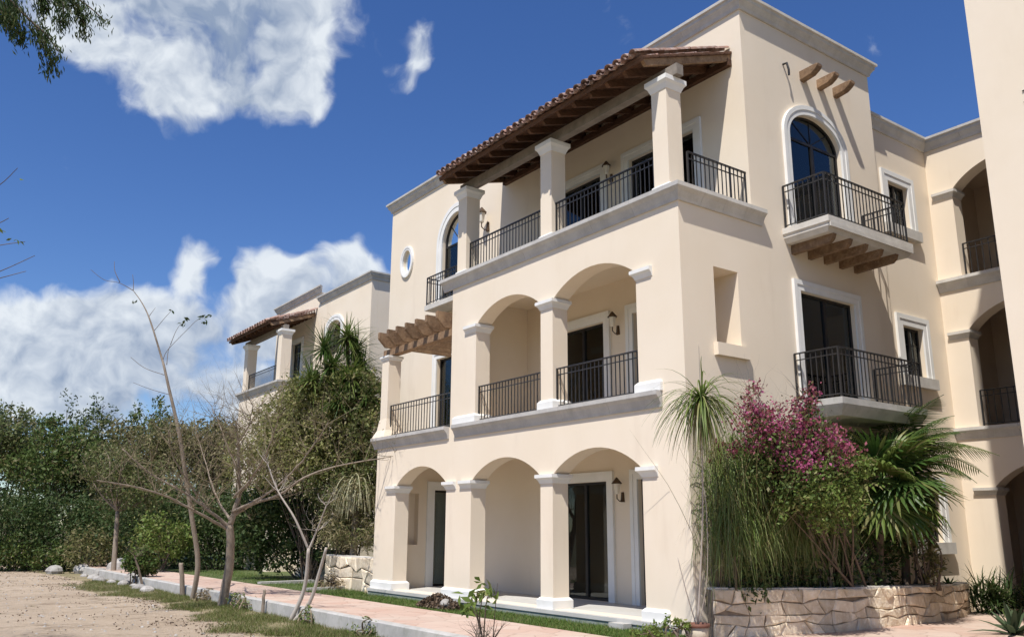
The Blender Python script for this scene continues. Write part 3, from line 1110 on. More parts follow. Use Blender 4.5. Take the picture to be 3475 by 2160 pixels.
# ------------------------------------------------------------------ stair tower joined at the back right
T = thing('stair_tower', 'cream stair tower with stacked open arches behind the right-hand wing', 'building', (11, -2, -.45))
t_arch = [dict(a0=-2.9, a1=-.26, z0=7.54, spring=9.80, top=10.36), dict(a0=-2.9, a1=-.24, z0=3.9, spring=6.20, top=6.80), dict(a0=-2.9, a1=-.42, z0=-.13, spring=2.50, top=3.05)]
mb = MB()
wall(mb, 'X', XT, .42, -5.4, .62, -.5, 11.0, t_arch)
mb.build('wall', 'stucco', T)
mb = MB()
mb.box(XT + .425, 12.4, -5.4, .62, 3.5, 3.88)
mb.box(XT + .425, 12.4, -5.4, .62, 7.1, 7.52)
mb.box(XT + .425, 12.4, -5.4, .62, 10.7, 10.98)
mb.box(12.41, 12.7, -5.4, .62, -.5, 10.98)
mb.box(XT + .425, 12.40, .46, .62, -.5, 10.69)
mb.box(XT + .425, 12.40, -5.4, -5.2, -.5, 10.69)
mb.build('inner_wall', 'stair_shade', T)
corn3 = [(o, z) for o, z in corn2]
stone_band(T, 'cornice', 'X', XT, -5.4, YW, 11.0, 11.41, .2, prof=corn3, piece=1.0, m1=-1)
stone_band(T, 'ledge', 'X', XT, -3.3, .32, 7.24, 7.535, .15, 'limestone_pale', piece=.75)
stone_band(T, 'ledge', 'X', XT, -3.3, .32, 3.62, 3.895, .13, 'limestone_pale', piece=.75)
for a0, a1, zb, zt in ((-.26, .22, 9.62, 9.80), (-.24, .22, 6.03, 6.21), (-.42, .05, 2.33, 2.50)):
    rings = []
    h = zt - zb
    for d, z in ((.012, zb), (.02, zb + h * .12), (.05, zb + h * .42), (.09, zb + h * .62), (.09, zt)):
        rings.append([(XT - d, a0 - d, z), (XT + .42 + d * .5, a0 - d, z), (XT + .42 + d * .5, a1, z), (XT - d, a1, z)])
    MB().loft(rings).build('capital', 'limestone_pale', T)
railing(T, [(XT + .15, -.30), (XT + .15, -2.86)], 7.54, .86, .15)
railing(T, [(XT + .15, -.28), (XT + .15, -2.86)], 3.9, .86, .15)

# ------------------------------------------------------------------ tall neighbour at the right edge
N = thing('neighbouring_building', 'plain tall cream wall of the neighbouring building at the right edge', 'building', (7, -8, -.45))
mb = MB()
xb = 3.0
e1, e0 = atX(3392, 900, xb), atX(3271, 2, xb)
yb = (e1.y + e0.y) / 2
mb.box(xb, 9.0, -15, yb, -.5, 19.5)
mb.build('wall', 'stucco', N)
stone_band(N, 'cornice', 'X', xb, -15, yb, 19.5, 19.9, .2, prof=[(o, z + 7.45) for o, z in corn], m1=0, piece=2)
for zz in (atX(3470, 310, xb).z, atX(3470, 350, xb).z):
    yy = atX(3473, 330, xb).y
    MB().box(xb - .02, xb + .01, yy - .30, yy + .0, zz - .006, zz + .006).build('bracket', 'iron', N)

# ------------------------------------------------------------------ next building along the road
G = thing('garden_building', 'cream stucco building with a timber porch roof, half hidden by shrubs down the road', 'building', (4, 26, -.45))
X2, XP = 2.28, 4.37
ga = [dict(a0=25.5, a1=27.4, z0=-.2, spring=2.5, top=3.0), dict(a0=27.8, a1=29.6, z0=-.2, spring=2.5, top=3.0)]
mb = MB()
wall(mb, 'X', X2, .4, 25.05, 30.0, -.5, 7.33, ga)
wall(mb, 'Y', 25.05, .3, X2 + .4, XP, -.5, 7.33)
mb.box(X2 + .4, XP, 29.7, 30.0, -.5, 7.33)
mb.box(X2 + .41, XP, 25.36, 29.69, 7.0, 7.32)
mb.build('porch_base', 'stucco', G)
mid_win = dict(a0=23.7, a1=25.1, z0=8.9, spring=10.05, top=10.42)
pdoor = dict(a0=28.0, a1=29.1, z0=7.62, z1=10.1)
mb = MB()
wall(mb, 'X', XP, .3, 26.0, 31.4, -.5, 12.05, [pdoor])
mb.box(XP + .01, 9.5, 31.1, 31.4, -.5, 12.05)
mb.box(XP + .3, 9.5, 26.0, 26.3, 11.0, 12.05)
wall(mb, 'X', XP - .003, .3, 20.95, 26.0, -.5, 11.52, [mid_win])
wall(mb, 'Y', 20.95, .3, XP + .3, 9.5, -.5, 11.52)
mb.box(XP + .32, 9.5, 21.3, 31.0, 11.2, 11.4)
mb.box(XP + 1.6, XP + 1.7, 21.3, 31.0, -.4, 11.2)
mb.build('wall', 'stucco', G)
surround(G, 'X', XP - .003, dict(mid_win, round=1), .24, name='window_surround')
glazing(G, 'X', XP - .003, dict(a0=23.7, a1=25.1, z0=8.9, z1=10.04), 'window', 2, .1, bars=True)
MB().add([(XP + .12, 24.4 + .7 * math.cos(math.pi * i / 16), 10.0 + .42 * math.sin(math.pi * i / 16)) for i in range(17)], [tuple(range(17))]).build('fanlight_pane', 'glass', G)
surround(G, 'X', XP, pdoor, .2, name='door_surround')
glazing(G, 'X', XP, pdoor, 'door', 2)
stone_band(G, 'ledge', 'X', X2, 25.05, 30.0, 7.33, 7.63, .17, m0=1, m1=1)
stone_band(G, 'ledge', 'Y', 25.05, X2, XP, 7.33, 7.63, .17, m0=1)
stone_band(G, 'cornice', 'X', XP, 26.0, 31.4, 12.05, 12.46, .2, prof=corn, m0=1, m1=1, piece=1.6)
stone_band(G, 'cornice', 'X', XP, 20.95, 26.0, 11.5, 11.9, .2, prof=[(o, z - .55) for o, z in corn], m0=1, m1=1, piece=1.6)
stone_band(G, 'cornice', 'Y', 20.95, XP, 9.5, 11.5, 11.9, .2, prof=[(o, z - .55) for o, z in corn], m0=1, piece=1.6)
box_part('porch_floor', 'terrace', G, X2 + .01, XP - .01, 25.07, 29.98, 7.331, 7.625)
for a in (25.14, 29.36):
    col = MB().box(X2 + .02, X2 + .46, a, a + .44, 7.628, 9.66).build('column', 'stucco', G)
    capital(col, X2 + .02, X2 + .46, a, a + .44, 9.66, 9.9, .09)
porch_roof(G, 1.72, 10.12, XP - .01, 11.2, 25.3, 30.5, 26.6, 31.2, X2 + .14, 9.905, 25.2, 30.2, .3, 5)
railing(G, [(X2 + .15, 25.6), (X2 + .15, 29.34)], 7.63, .8)


# ------------------------------------------------------------------ wall lanterns
def lantern(p, label, nrm=(-1, 0, 0), s=1.0):
    L = thing('wall_lantern', label, 'lantern', p, 'wall lanterns of the apartment building')
    n = Vector(nrm)
    p = Vector(p)
    q = p + n * .16 * s
    MB().tube([p + Vector((0, 0, -.16 * s)) + n * .012, p + Vector((0, 0, .02 * s)) + n * .012], [.045 * s, .03 * s], 8).build('backplate', 'lamp_metal', L)
    MB().tube([p + n * .01 + Vector((0, 0, -.10 * s)), p + n * .09 * s + Vector((0, 0, -.15 * s)), q + Vector((0, 0, -.10 * s)), q + Vector((0, 0, -.02 * s))], .011 * s, 6).build('bracket', 'lamp_metal', L)
    MB().lathe(q, [(.035 * s, -.02 * s), (.05 * s, .0), (.075 * s, .17 * s)], 6).build('shade', 'lamp_glass', L)
    MB().lathe(q, [(.10 * s, .17 * s), (.105 * s, .18 * s), (.045 * s, .25 * s), (.012 * s, .29 * s)], 6).build('cap', 'lamp_metal', L)


lantern((XW, 3.85, 2.28), 'dark wall lantern beside the ground-floor glass door', s=1.15)
lantern((XW, 3.87, 5.98), 'dark wall lantern on the middle floor beside the balcony door', s=1.15)
lantern((XW, 3.97, 9.70), 'dark wall lantern under the porch roof between two glass doors', s=1.1)
lantern((XW, 9.15, 10.0), 'dark wall lantern beside the arched window of the top floor', s=1.5)
# ------------------------------------------------------------------ plants: helpers
def nrng(seed):
    return np.random.default_rng(seed)


def leaf_quads(c, size, rng, aspect=.45, dirs=None, jit=.35):
    """one diamond leaf for every centre; dirs = leaf axis (random if None)"""
    n = len(c)
    if dirs is None:
        d = rng.normal(size=(n, 3))
    else:
        d = dirs + rng.normal(size=(n, 3)) * .35
    d /= np.linalg.norm(d, axis=1, keepdims=True) + 1e-9
    r = rng.normal(size=(n, 3))
    s = np.cross(d, r)
    s /= np.linalg.norm(s, axis=1, keepdims=True) + 1e-9
    nn = np.cross(d, s)
    L = size * (1 + jit * rng.uniform(-1, 1, size=(n, 1)))
    w = L * aspect * .5
    mid = c + nn * L * .10
    v = np.stack([c - d * L * .5, mid + s * w, c + d * L * .5, mid - s * w], 1).reshape(-1, 3)
    q = np.arange(n * 4).reshape(n, 4)
    return v, q


def cloud(rng, lobes, n, shell=.55, clump=.16, per=22):
    """points clustered in clumps spread through ellipsoid lobes [(centre, (rx,ry,rz))]"""
    vol = np.array([l[1][0] * l[1][1] * l[1][2] for l in lobes])
    m = max(1, n // per)
    idx = rng.choice(len(lobes), size=m, p=vol / vol.sum())
    C = np.array([tuple(l[0]) for l in lobes])[idx]
    Rr = np.array([l[1] for l in lobes])[idx]
    d = rng.normal(size=(m, 3))
    d /= np.linalg.norm(d, axis=1, keepdims=True)
    rad = np.where(rng.random((m, 1)) < shell, rng.uniform(.72, 1.06, (m, 1)), rng.random((m, 1)) ** .5)
    cc = C + d * Rr * rad
    k = rng.integers(0, m, size=n)
    return cc[k] + rng.normal(size=(n, 3)) * clump * Rr[k].mean(axis=1, keepdims=True)


def ribbons(starts, dirs, lens, width, rng, seg=4, droop=1.0, curl=.1, taper=True):
    """thin blades: start points, initial directions, lengths; they bend down with droop"""
    n = len(starts)
    p = starts.copy()
    d = dirs / (np.linalg.norm(dirs, axis=1, keepdims=True) + 1e-9)
    side = np.cross(d, np.array([0, 0, 1.0]))
    bad = np.linalg.norm(side, axis=1) < .15
    side[bad] = rng.normal(size=(bad.sum(), 3))
    side /= np.linalg.norm(side, axis=1, keepdims=True) + 1e-9
    step = lens[:, None] / seg
    rows = []
    for k in range(seg + 1):
        t = k / seg
        w = width * ((1 - t) ** .6 if taper else 1) * (0.5 + .5 * min(1, t * 4 + .3))
        w = np.maximum(w, width * .08)
        w = np.broadcast_to(np.asarray(w).reshape(-1, 1) if np.ndim(w) else np.full((n, 1), w), (n, 1))
        rows.append(np.stack([p - side * w / 2, p + side * w / 2], 1))
        d = d + np.array([0, 0, -1.0]) * droop / seg + rng.normal(size=(n, 3)) * curl / seg
        d /= np.linalg.norm(d, axis=1, keepdims=True) + 1e-9
        p = p + d * step
    v = np.stack(rows, 1)                     # n, seg+1, 2, 3
    vv = v.reshape(-1, 3)
    base = np.arange(n)[:, None] * (seg + 1) * 2
    qs = []
    for k in range(seg):
        a = base[:, 0] + k * 2
        qs.append(np.stack([a, a + 1, a + 3, a + 2], 1))
    return vv, np.concatenate(qs)


def twig(mb, p, d, L, r, depth, rng, up=.15, spread=.7, kids=3, n=4, tips=None):
    pts = [Vector(p)]
    d = Vector(d).normalized()
    k = 4
    for i in range(k):
        d = (d + Vector((rng.uniform(-1, 1), rng.uniform(-1, 1), rng.uniform(-1, 1))) * .22 + Vector((0, 0, up)) * .25).normalized()
        pts.append(pts[-1] + d * L / k)
    mb.tube(pts, [r * (1 - .75 * i / k) for i in range(k + 1)], n if depth > 0 else 3, cap=False)
    if tips is not None:
        tips.append(pts[-1])
        tips.append(pts[-2])
    if depth <= 0:
        return
    for _ in range(kids):
        i = rng.randint(1, k)
        a = Vector((rng.uniform(-1, 1), rng.uniform(-1, 1), rng.uniform(-.3, 1))).normalized()
        dd = (d * (1 - spread) + a * spread).normalized()
        twig(mb, pts[i], dd, L * rng.uniform(.45, .75), r * (1 - .75 * i / k) * .7, depth - 1, rng, up, spread, kids, n, tips)


def limb(mb, pts, r0, r1, n=7, wob=.03, rng=None):
    """a smooth limb through control points"""
    pts = [Vector(p) for p in pts]
    out = []
    for i in range(len(pts) - 1):
        p0, p1, p2, p3 = pts[max(i - 1, 0)], pts[i], pts[i + 1], pts[min(i + 2, len(pts) - 1)]
        for k in range(5):
            t = k / 5
            out.append(.5 * ((2 * p1) + (p2 - p0) * t + (2 * p0 - 5 * p1 + 4 * p2 - p3) * t * t + (3 * p1 - p0 - 3 * p2 + p3) * t ** 3))
    out.append(pts[-1])
    if rng:
        out = [o + Vector((rng.uniform(-wob, wob), rng.uniform(-wob, wob), 0)) if 0 < i < len(out) - 1 else o for i, o in enumerate(out)]
    m = len(out) - 1
    mb.tube(out, [r0 + (r1 - r0) * (i / m) ** .8 for i in range(m + 1)], n)
    return out


def leafy_tree(name, label, cat, base, h, spread, seed, mat='leaf_mid', n=6000, size=.2, group=None, bark='bark_dark', trunk_r=.12, low=.25, lobes=None, clump=.16, nl=7):
    rng = random.Random(seed)
    ng = nrng(seed)
    base = Vector(base)
    t = thing(name, label, cat, base, group)
    mb = MB()
    fork = base + Vector((rng.uniform(-.3, .3), rng.uniform(-.3, .3), h * max(.28, low)))
    limb(mb, [base - Vector((0, 0, .15)), base.lerp(fork, .5) + Vector((rng.uniform(-.12, .12), rng.uniform(-.12, .12), 0)), fork], trunk_r, trunk_r * .7, 7)
    if lobes is None:
        lobes = []
        for i in range(nl):
            a = 2 * math.pi * i / nl + rng.uniform(-.4, .4)
            rr = spread * rng.uniform(.25, .62)
            zz = h * rng.uniform(low + .15, .86)
            lr = spread * rng.uniform(.34, .52)
            lobes.append((base + Vector((math.cos(a) * rr, math.sin(a) * rr, zz)), (lr, lr, lr * rng.uniform(.7, 1.0))))
        lobes.append((base + Vector((0, 0, h * .88)), (spread * .4, spread * .4, h * .13)))
    for c, r in lobes:
        c = Vector(c)
        mid = fork.lerp(c, .5) + Vector((rng.uniform(-.2, .2), rng.uniform(-.2, .2), -.1 * h * .3))
        pts = limb(mb, [fork, mid, c], trunk_r * .5, trunk_r * .12, 5)
        for _ in range(3):
            q = pts[rng.randint(len(pts) // 2, len(pts) - 1)]
            d = Vector((rng.uniform(-1, 1), rng.uniform(-1, 1), rng.uniform(-.2, 1)))
            twig(mb, q, d, r[0] * 1.0, trunk_r * .14, 1, rng, kids=2)
    mb.build('trunk', bark, t, smooth=True)
    v, q = leaf_quads(cloud(ng, lobes, n, .6, clump), size, ng)
    mesh_np('crown', v, q, mat, t)
    return t


def bush(name, label, lobes, seed, mat, n, size, cat='shrub', group=None, aspect=.45, base=None, stems=10, bark='bark_dark', clump=.18, shell=.6):
    ng = nrng(seed)
    rng = random.Random(seed)
    c0 = Vector(base) if base is not None else Vector((sum(l[0][0] for l in lobes) / len(lobes), sum(l[0][1] for l in lobes) / len(lobes), -.45))
    t = thing(name, label, cat, c0, group)
    mb = MB()
    for i in range(stems):
        l = lobes[i % len(lobes)]
        tip = Vector(l[0]) + Vector((rng.uniform(-.5, .5) * l[1][0], rng.uniform(-.5, .5) * l[1][1], rng.uniform(-.2, .8) * l[1][2]))
        b = c0 + Vector((rng.uniform(-.25, .25), rng.uniform(-.25, .25), -.05))
        limb(mb, [b, b.lerp(tip, .5) + Vector((rng.uniform(-.2, .2), rng.uniform(-.2, .2), .1)), tip], .03, .006, 5)
    mb.build('stems', bark, t, smooth=True)
    v, q = leaf_quads(cloud(ng, lobes, n, shell, clump), size, ng, aspect)
    mesh_np('foliage', v, q, mat, t)
    return t


D2S = 1.42887       # picture coordinates below are read on the 2432-wide view


def dp(x, y, depth):
    return at(x * D2S, y * D2S, depth)


def gz(x, y, z=-.45):
    return atZ(x * D2S, y * D2S, z)


# ------------------------------------------------------------------ woodland at the end of the road
ords = ['first', 'second', 'third', 'fourth', 'fifth', 'sixth', 'seventh', 'eighth', 'ninth', 'tenth', 'eleventh', 'twelfth']
wd = [(-60, 47, 985, 3.3, 'leaf_scrub'), (45, 50, 985, 3.4, 'leaf_scrub'), (135, 46, 1008, 3.0, 'leaf_mid'), (225, 49, 1000, 3.2, 'leaf_scrub'), (310, 46, 1014, 3.0, 'leaf_olive'),
      (395, 50, 1005, 3.2, 'leaf_scrub'), (475, 47, 1015, 2.9, 'leaf_olive'), (550, 49, 1005, 3.0, 'leaf_olive'), (620, 45, 1020, 2.6, 'leaf_olive')]
for i, (dx, dep, ty, spr, mat) in enumerate(wd):
    top = dp(dx, ty, dep)
    leafy_tree('woodland_tree', 'leafy tree of the wood at the road end, %s from the left edge' % ords[i], 'tree', (top.x, top.y, -.5), (top.z + .5) * 1.03, spr, 40 + i, mat, 8500, .22,
               'trees of the wood at the end of the road', low=.12)
# thinner, taller crowns standing out against the sky
for i, (dx, dep, ty, spr, mat) in enumerate(((70, 60, 950, 2.0, 'leaf_olive'), (165, 58, 935, 1.8, 'leaf_dark'), (250, 60, 925, 2.0, 'leaf_dark'), (330, 58, 955, 1.9, 'leaf_dark'), (385, 56, 945, 1.5, 'leaf_mid'), (520, 58, 985, 1.6, 'leaf_olive'))):
    top = dp(dx, ty, dep)
    leafy_tree('thin_tree', 'sparse taller tree rising above the wood against the sky, %s from the left' % ords[i], 'tree', (top.x, top.y, -.5), (top.z + .5), spr, 70 + i, mat, 620 if i < 4 else 1300, .24,
               'sparse trees above the wood', low=.45, clump=.22)
# dark undergrowth
ug = [(-20, 1225, 40, 2.4), (90, 1235, 41, 2.2), (190, 1240, 42, 2.2), (330, 1245, 40, 2.2), (420, 1240, 38, 2.0), (520, 1240, 37, 1.8), (610, 1250, 38, 1.8)]
for i, (dx, dy, dep, r) in enumerate(ug):
    c = dp(dx, dy, dep)
    bush('undergrowth_shrub', 'dark leafy shrub filling the foot of the wood, %s from the left' % ords[i], [((c.x, c.y, 1.0), (r, r, 1.7)), ((c.x + 1, c.y + .6, 2.1), (r * .8, r * .8, 1.3)), ((c.x - 1, c.y + .4, 1.8), (r * .8, r * .8, 1.2))],
         100 + i, 'leaf_dark', 5200, .17, group='shrubs at the foot of the wood', base=(c.x, c.y, -.5))
for i, (dx, dy, dep, r, mat, lab) in enumerate(((385, 1275, 34, 1.0, 'leaf_bright', 'bright green bush in the shade right of the rough-barked trunk'), (215, 1300, 38, 1.1, 'leaf_olive', 'low olive bush left of the rough-barked trunk'),
                                               (30, 1310, 40, 1.0, 'leaf_bright', 'low bright bush at the left edge beside the road end'), (130, 1325, 39, .8, 'leaf_mid', 'low bush between road end and rocks'),
                                               (330, 1330, 30, .45, 'leaf_mid', 'low bush behind the kerb end by the rocks'))):
    c = dp(dx, dy, dep)
    bush('bush', lab, [((c.x, c.y, max(c.z, .1)), (r, r, r * .8)), ((c.x + r * .7, c.y, max(c.z - .2, .1)), (r * .7, r * .7, r * .6))], 120 + i, mat, 2200, .16, base=(c.x, c.y, -.5))

# ------------------------------------------------------------------ trees along the kerb
# big bare tree
b = Vector((-3.42, 13.0, -.44))
dep0 = (b - CAM).dot(FWD)
t = thing('bare_tree', 'large leafless grey tree with wide low limbs on the grass verge', 'tree', b)
rng = random.Random(21)
mb = MB()
fork = dp(545, 1245, dep0)
limb(mb, [b - Vector((0, 0, .2)), dp(546, 1330, dep0), fork], .125, .095, 10, .01, rng)
limbs = [([(545, 1247), (568, 1170), (566, 1080), (560, 1000)], 0.2, .10, .03),
         ([(545, 1250), (500, 1215), (440, 1170), (360, 1125), (290, 1065)], -1.0, .07, .018),
         ([(540, 1255), (480, 1222), (400, 1180), (320, 1155), (230, 1140)], -2.2, .06, .015),
         ([(550, 1225), (600, 1195), (660, 1175), (740, 1125), (840, 1098), (960, 1080)], 1.0, .075, .012),
         ([(552, 1215), (620, 1180), (680, 1135), (740, 1065), (780, 1000)], -1.0, .055, .012),
         ([(548, 1235), (515, 1180), (495, 1120), (470, 1040)], 1.4, .055, .012),
         ([(556, 1180), (600, 1130), (640, 1060), (660, 990)], -1.6, .05, .01),
         ([(566, 1110), (540, 1060), (520, 1000), (500, 960)], .8, .04, .008),
         ([(562, 1060), (590, 1010), (600, 960)], -.5, .035, .008),
         ([(500, 1215), (450, 1150), (410, 1080), (400, 1020)], -.8, .04, .01)]
spine = []
for pl, dd, r0, r1 in limbs:
    n = len(pl)
    pts = [dp(x, y, dep0 + dd * i / (n - 1)) for i, (x, y) in enumerate(pl)]
    r0, r1 = r0 * .78, r1 * .8
    spine.append((limb(mb, pts, r0, r1, 7, .02, rng), r0, r1))
mb.build('trunk', 'bark', t, smooth=True)
mb = MB()
tips = []
for pts, r0, r1 in spine:
    m = len(pts) - 1
    for _ in range(24):
        i = rng.randint(int(m * .28), m)
        d = Vector((rng.uniform(-1, 1), rng.uniform(-1, 1), rng.uniform(-.15, 1.1)))
        twig(mb, pts[i], d, rng.uniform(.5, 1.3), max(.009, (r0 + (r1 - r0) * i / m) * .34), 2, rng, .22, .6, 3, 4, tips)
mb.build('twigs', 'bark_twig', t)
ng = nrng(5)
tp = np.array([tuple(p) for p in tips])
tp = tp[tp[:, 2] < 4.3]
k = ng.integers(0, len(tp), 2600)
v, q = leaf_quads(tp[k] + ng.normal(size=(2600, 3)) * .07, .05, ng, .4)
mesh_np('leaves', v, q, 'leaf_olive', t)

# tall thin pale sapling
z7 = lambda x, y: (250 + x / 2.326, 850 + y / 2.326)
bs = gz(471, 1418, -.43)
bs = Vector((-3.45, bs.y - .6, -.43))
dep1 = (bs - CAM).dot(FWD)
t = thing('tall_sapling', 'tall thin pale sapling leaning left with a bare top against the clouds', 'tree', bs)
mb = MB()
main = [dp(470, 1340, dep1), dp(456, 1230, dep1), dp(444, 1150, dep1)] + [at(*z7(x, y), dep1 + i * .12) for i, (x, y) in enumerate(((845, 1512), (800, 1290), (755, 1100), (715, 920), (690, 830), (620, 600), (575, 480), (525, 390), (470, 315)))]
o = limb(MB(), [bs - Vector((0, 0, .2))] + main, .07, .01, 8)
mm = len(o) - 1
mb.tube(o, [.068 * (1 - i / mm) ** 1.15 + .010 for i in range(mm + 1)], 8)
mb.build('trunk', 'bark', t, smooth=True)
mb = MB()
for br in (((470, 315), (360, 255), (240, 230), (135, 150)), ((365, 250), (325, 160), (322, 85)), ((470, 315), (472, 250), (465, 190)), ((597, 515), (645, 450)), ((637, 630), (720, 530), (775, 470)),
           ((705, 860), (745, 780), (900, 620), (980, 545), (1065, 520)), ((765, 740), (805, 640), (845, 575)), ((715, 980), (560, 925), (450, 840)), ((752, 1135), (600, 1090), (470, 1040)), ((735, 900), (745, 800), (765, 740))):
    pts = [at(*z7(x, y), dep1 + .8 + .25 * i) for i, (x, y) in enumerate(br)]
    limb(mb, pts, .012, .006, 4)
mb.build('branches', 'bark_dark', t, smooth=True)
lv = []
for x, y in ((1065, 520), (1050, 522), (1020, 560), (1045, 565), (845, 572), (860, 568), (885, 540), (1000, 530), (775, 470), (480, 400)):
    p = at(*z7(x, y), dep1 + 1.5)
    lv.append(tuple(p))
v, q = leaf_quads(np.repeat(np.array(lv), 3, 0) + ng.normal(size=(len(lv) * 3, 3)) * .04, .16, ng, .45)
mesh_np('leaves', v, q, 'leaf_dark', t)

# rough-barked tree further left
bs = gz(268, 1372, -.45)
leafy_tree('rough_barked_tree', 'rough-barked tree with a thin green crown beside the rocks at the road edge', 'tree', bs, 5.2, 2.4, 301, 'leaf_scrub', 5200, .15, None, 'bark', .115, .5, nl=9)

# forked young tree on the verge
bs = Vector((-3.40, 8.6, -.44))
d2 = (bs - CAM).dot(FWD)
t = thing('forked_sapling', 'small forked sapling with two bare arms on the verge near the path', 'tree', bs)
mb = MB()
limb(mb, [bs - Vector((0, 0, .1)), dp(722, 1400, d2), dp(733, 1300, d2)], .055, .035, 7)
limb(mb, [dp(733, 1305, d2), dp(700, 1230, d2), dp(660, 1165, d2 + .2), dp(635, 1100, d2 + .3)], .03, .012, 6)
limb(mb, [dp(733, 1305, d2), dp(752, 1260, d2), dp(775, 1200, d2 - .2)], .026, .012, 6)
limb(mb, [bs + Vector((.05, -.1, -.05)), dp(735, 1430, d2 - .1), dp(758, 1360, d2 - .1), dp(775, 1300, d2 - .2)], .05, .03, 7)
rng = random.Random(4)
for p in (dp(635, 1100, d2 + .3), dp(660, 1165, d2 + .2), dp(775, 1200, d2 - .2), dp(752, 1260, d2)):
    for _ in range(4):
        twig(mb, p, Vector((rng.uniform(-1, 1), rng.uniform(-1, 1), rng.uniform(0, 1))), .45, .008, 1, rng)
mb.build('trunk', 'bark_pale', t, smooth=True)

# cut stumps and stalks on the verge
for i, (dx, dy, h, lean, lab) in enumerate(((475, 1412, .95, (-.12, .05), 'cut grey stump beside the base of the tall sapling'), (405, 1392, 1.0, (-.32, .35), 'dark leaning dead stem at the left end of the verge'),
                                            (703, 1450, .55, (0, 0), 'short upright stake left of the forked sapling'))):
    p = gz(dx, dy, -.44)
    p = Vector((min(p.x, -3.32), p.y - .4, -.44))
    t = thing('stump', lab, 'stump', p)
    mb = MB()
    limb(mb, [p - Vector((0, 0, .1)), p + Vector((lean[0] * .5, lean[1] * .5, h * .5)), p + Vector((lean[0], lean[1], h))], .05 if i else .08, .03 if i else .06, 7, .01, rng)
    mb.build('trunk', 'bark_dark' if i == 1 else 'bark', t, smooth=True)
    if i == 1:
        m2 = MB()
        for _ in range(6):
            twig(m2, p + Vector((lean[0], lean[1], h)), Vector((rng.uniform(-1, 1), rng.uniform(-1, 1), .4)), .4, .01, 1, rng)
        m2.build('twigs', 'bark_dark', t)

# ------------------------------------------------------------------ shrubs between the two buildings
def lobe(dx, dy, dep, r, rz=None):
    p = dp(dx, dy, dep)
    return (tuple(p), (r, r, rz or r * .8))


bush('overgrown_shrub', 'tall olive-green shrub mound climbing in front of the garden building', [lobe(640, 1040, 29, 1.0), lobe(700, 990, 29, 1.15), lobe(760, 960, 28.5, 1.2), lobe(690, 1090, 28.5, 1.3), lobe(780, 1060, 28, 1.4), lobe(840, 1000, 28, 1.15), lobe(860, 1090, 27.5, 1.0), lobe(620, 1100, 29.5, 1.1), lobe(600, 1060, 30, .8), lobe(720, 1040, 28.5, 1.2), lobe(820, 930, 28.0, 1.0), lobe(870, 1000, 27.2, .8), lobe(740, 940, 28.8, .9), lobe(660, 1000, 29.2, .8)],
     401, 'leaf_mound', 30000, .13, base=(1.0, 17.6, -.45), stems=20)
bush('vine_shrub', 'dark green vine hanging between the shrub mound and the arcade', [lobe(850, 930, 27.5, .8), lobe(880, 1010, 27, .7), lobe(870, 1170, 27, .9), lobe(800, 1150, 27.5, 1.0), lobe(875, 1090, 26.8, .7), lobe(870, 1250, 26.6, .8)], 402, 'leaf_scrub', 8200, .13, base=(1.6, 16.2, -.45))
bush('pale_grass_shrub', 'pale straw-green shrub above the low rubble wall', [lobe(840, 1170, 26.5, .75), lobe(820, 1250, 26.5, .8), lobe(860, 1270, 26, .55)], 403, 'straw', 5200, .16, aspect=.16, base=(.9, 15.3, .3), stems=14)
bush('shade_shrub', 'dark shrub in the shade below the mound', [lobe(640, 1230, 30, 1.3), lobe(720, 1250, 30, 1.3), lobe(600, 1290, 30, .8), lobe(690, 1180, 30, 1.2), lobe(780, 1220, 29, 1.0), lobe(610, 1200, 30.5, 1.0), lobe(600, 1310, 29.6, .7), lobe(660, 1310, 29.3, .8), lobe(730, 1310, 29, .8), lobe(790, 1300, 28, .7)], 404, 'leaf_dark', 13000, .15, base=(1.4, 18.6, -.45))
bush('twiggy_shrub', 'brown twiggy dead bush at the foot of the low rubble wall', [lobe(785, 1385, 24.6, .38, .3)], 405, 'leaf_dry', 500, .07, stems=26, base=tuple(atX(785 * D2S, 1398 * D2S, .6)))
bush('spiky_bush', 'reddish spiky shrub tip standing behind the pergola', [((3.4, 17.0, 7.2), (.35, .35, .7)), ((3.4, 17.0, 8.0), (.16, .16, .6)), ((3.3, 16.9, 6.2), (.6, .6, .9))], 406, 'leaf_dry', 1400, .16, base=(3.3, 17.0, -.45), stems=6, aspect=.3)


def spiky_head(t, c, n, L, seed, mat, width=.05, droop=.6, up=.25):
    ng = nrng(seed)
    d = ng.normal(size=(n, 3))
    d[:, 2] = d[:, 2] * .7 + up
    s = np.tile(np.array(tuple(c)), (n, 1)) + ng.normal(size=(n, 3)) * .04
    v, q = ribbons(s, d, L * ng.uniform(.7, 1.15, n), width, ng, 4, droop, .15)
    return mesh_np('leaf_rosette', v, q, mat, t)


yb_ = Vector((1.9, 17.0, -.45))
t = thing('yucca_tree', 'tall dark spiky yucca rising beside the pergola corner', 'yucca', yb_)
mb = MB()
heads = [dp(825, 800, 28.5), dp(790, 870, 28), dp(860, 870, 28.5), dp(830, 900, 27.6), dp(770, 830, 28.6), dp(870, 940, 27.6), dp(740, 905, 28), dp(810, 950, 27.4), dp(845, 830, 28.8), dp(800, 920, 28.4)]
for hd in heads:
    limb(mb, [yb_ - Vector((0, 0, .1)), yb_.lerp(hd, .5) + Vector((.2, .1, 0)), hd], .10, .06, 7)
mb.build('trunk', 'bark_dark', t, smooth=True)
for i, hd in enumerate(heads):
    spiky_head(t, hd, 190, .95, 500 + i, 'palm_green' if i % 3 else 'palm_light', .06)
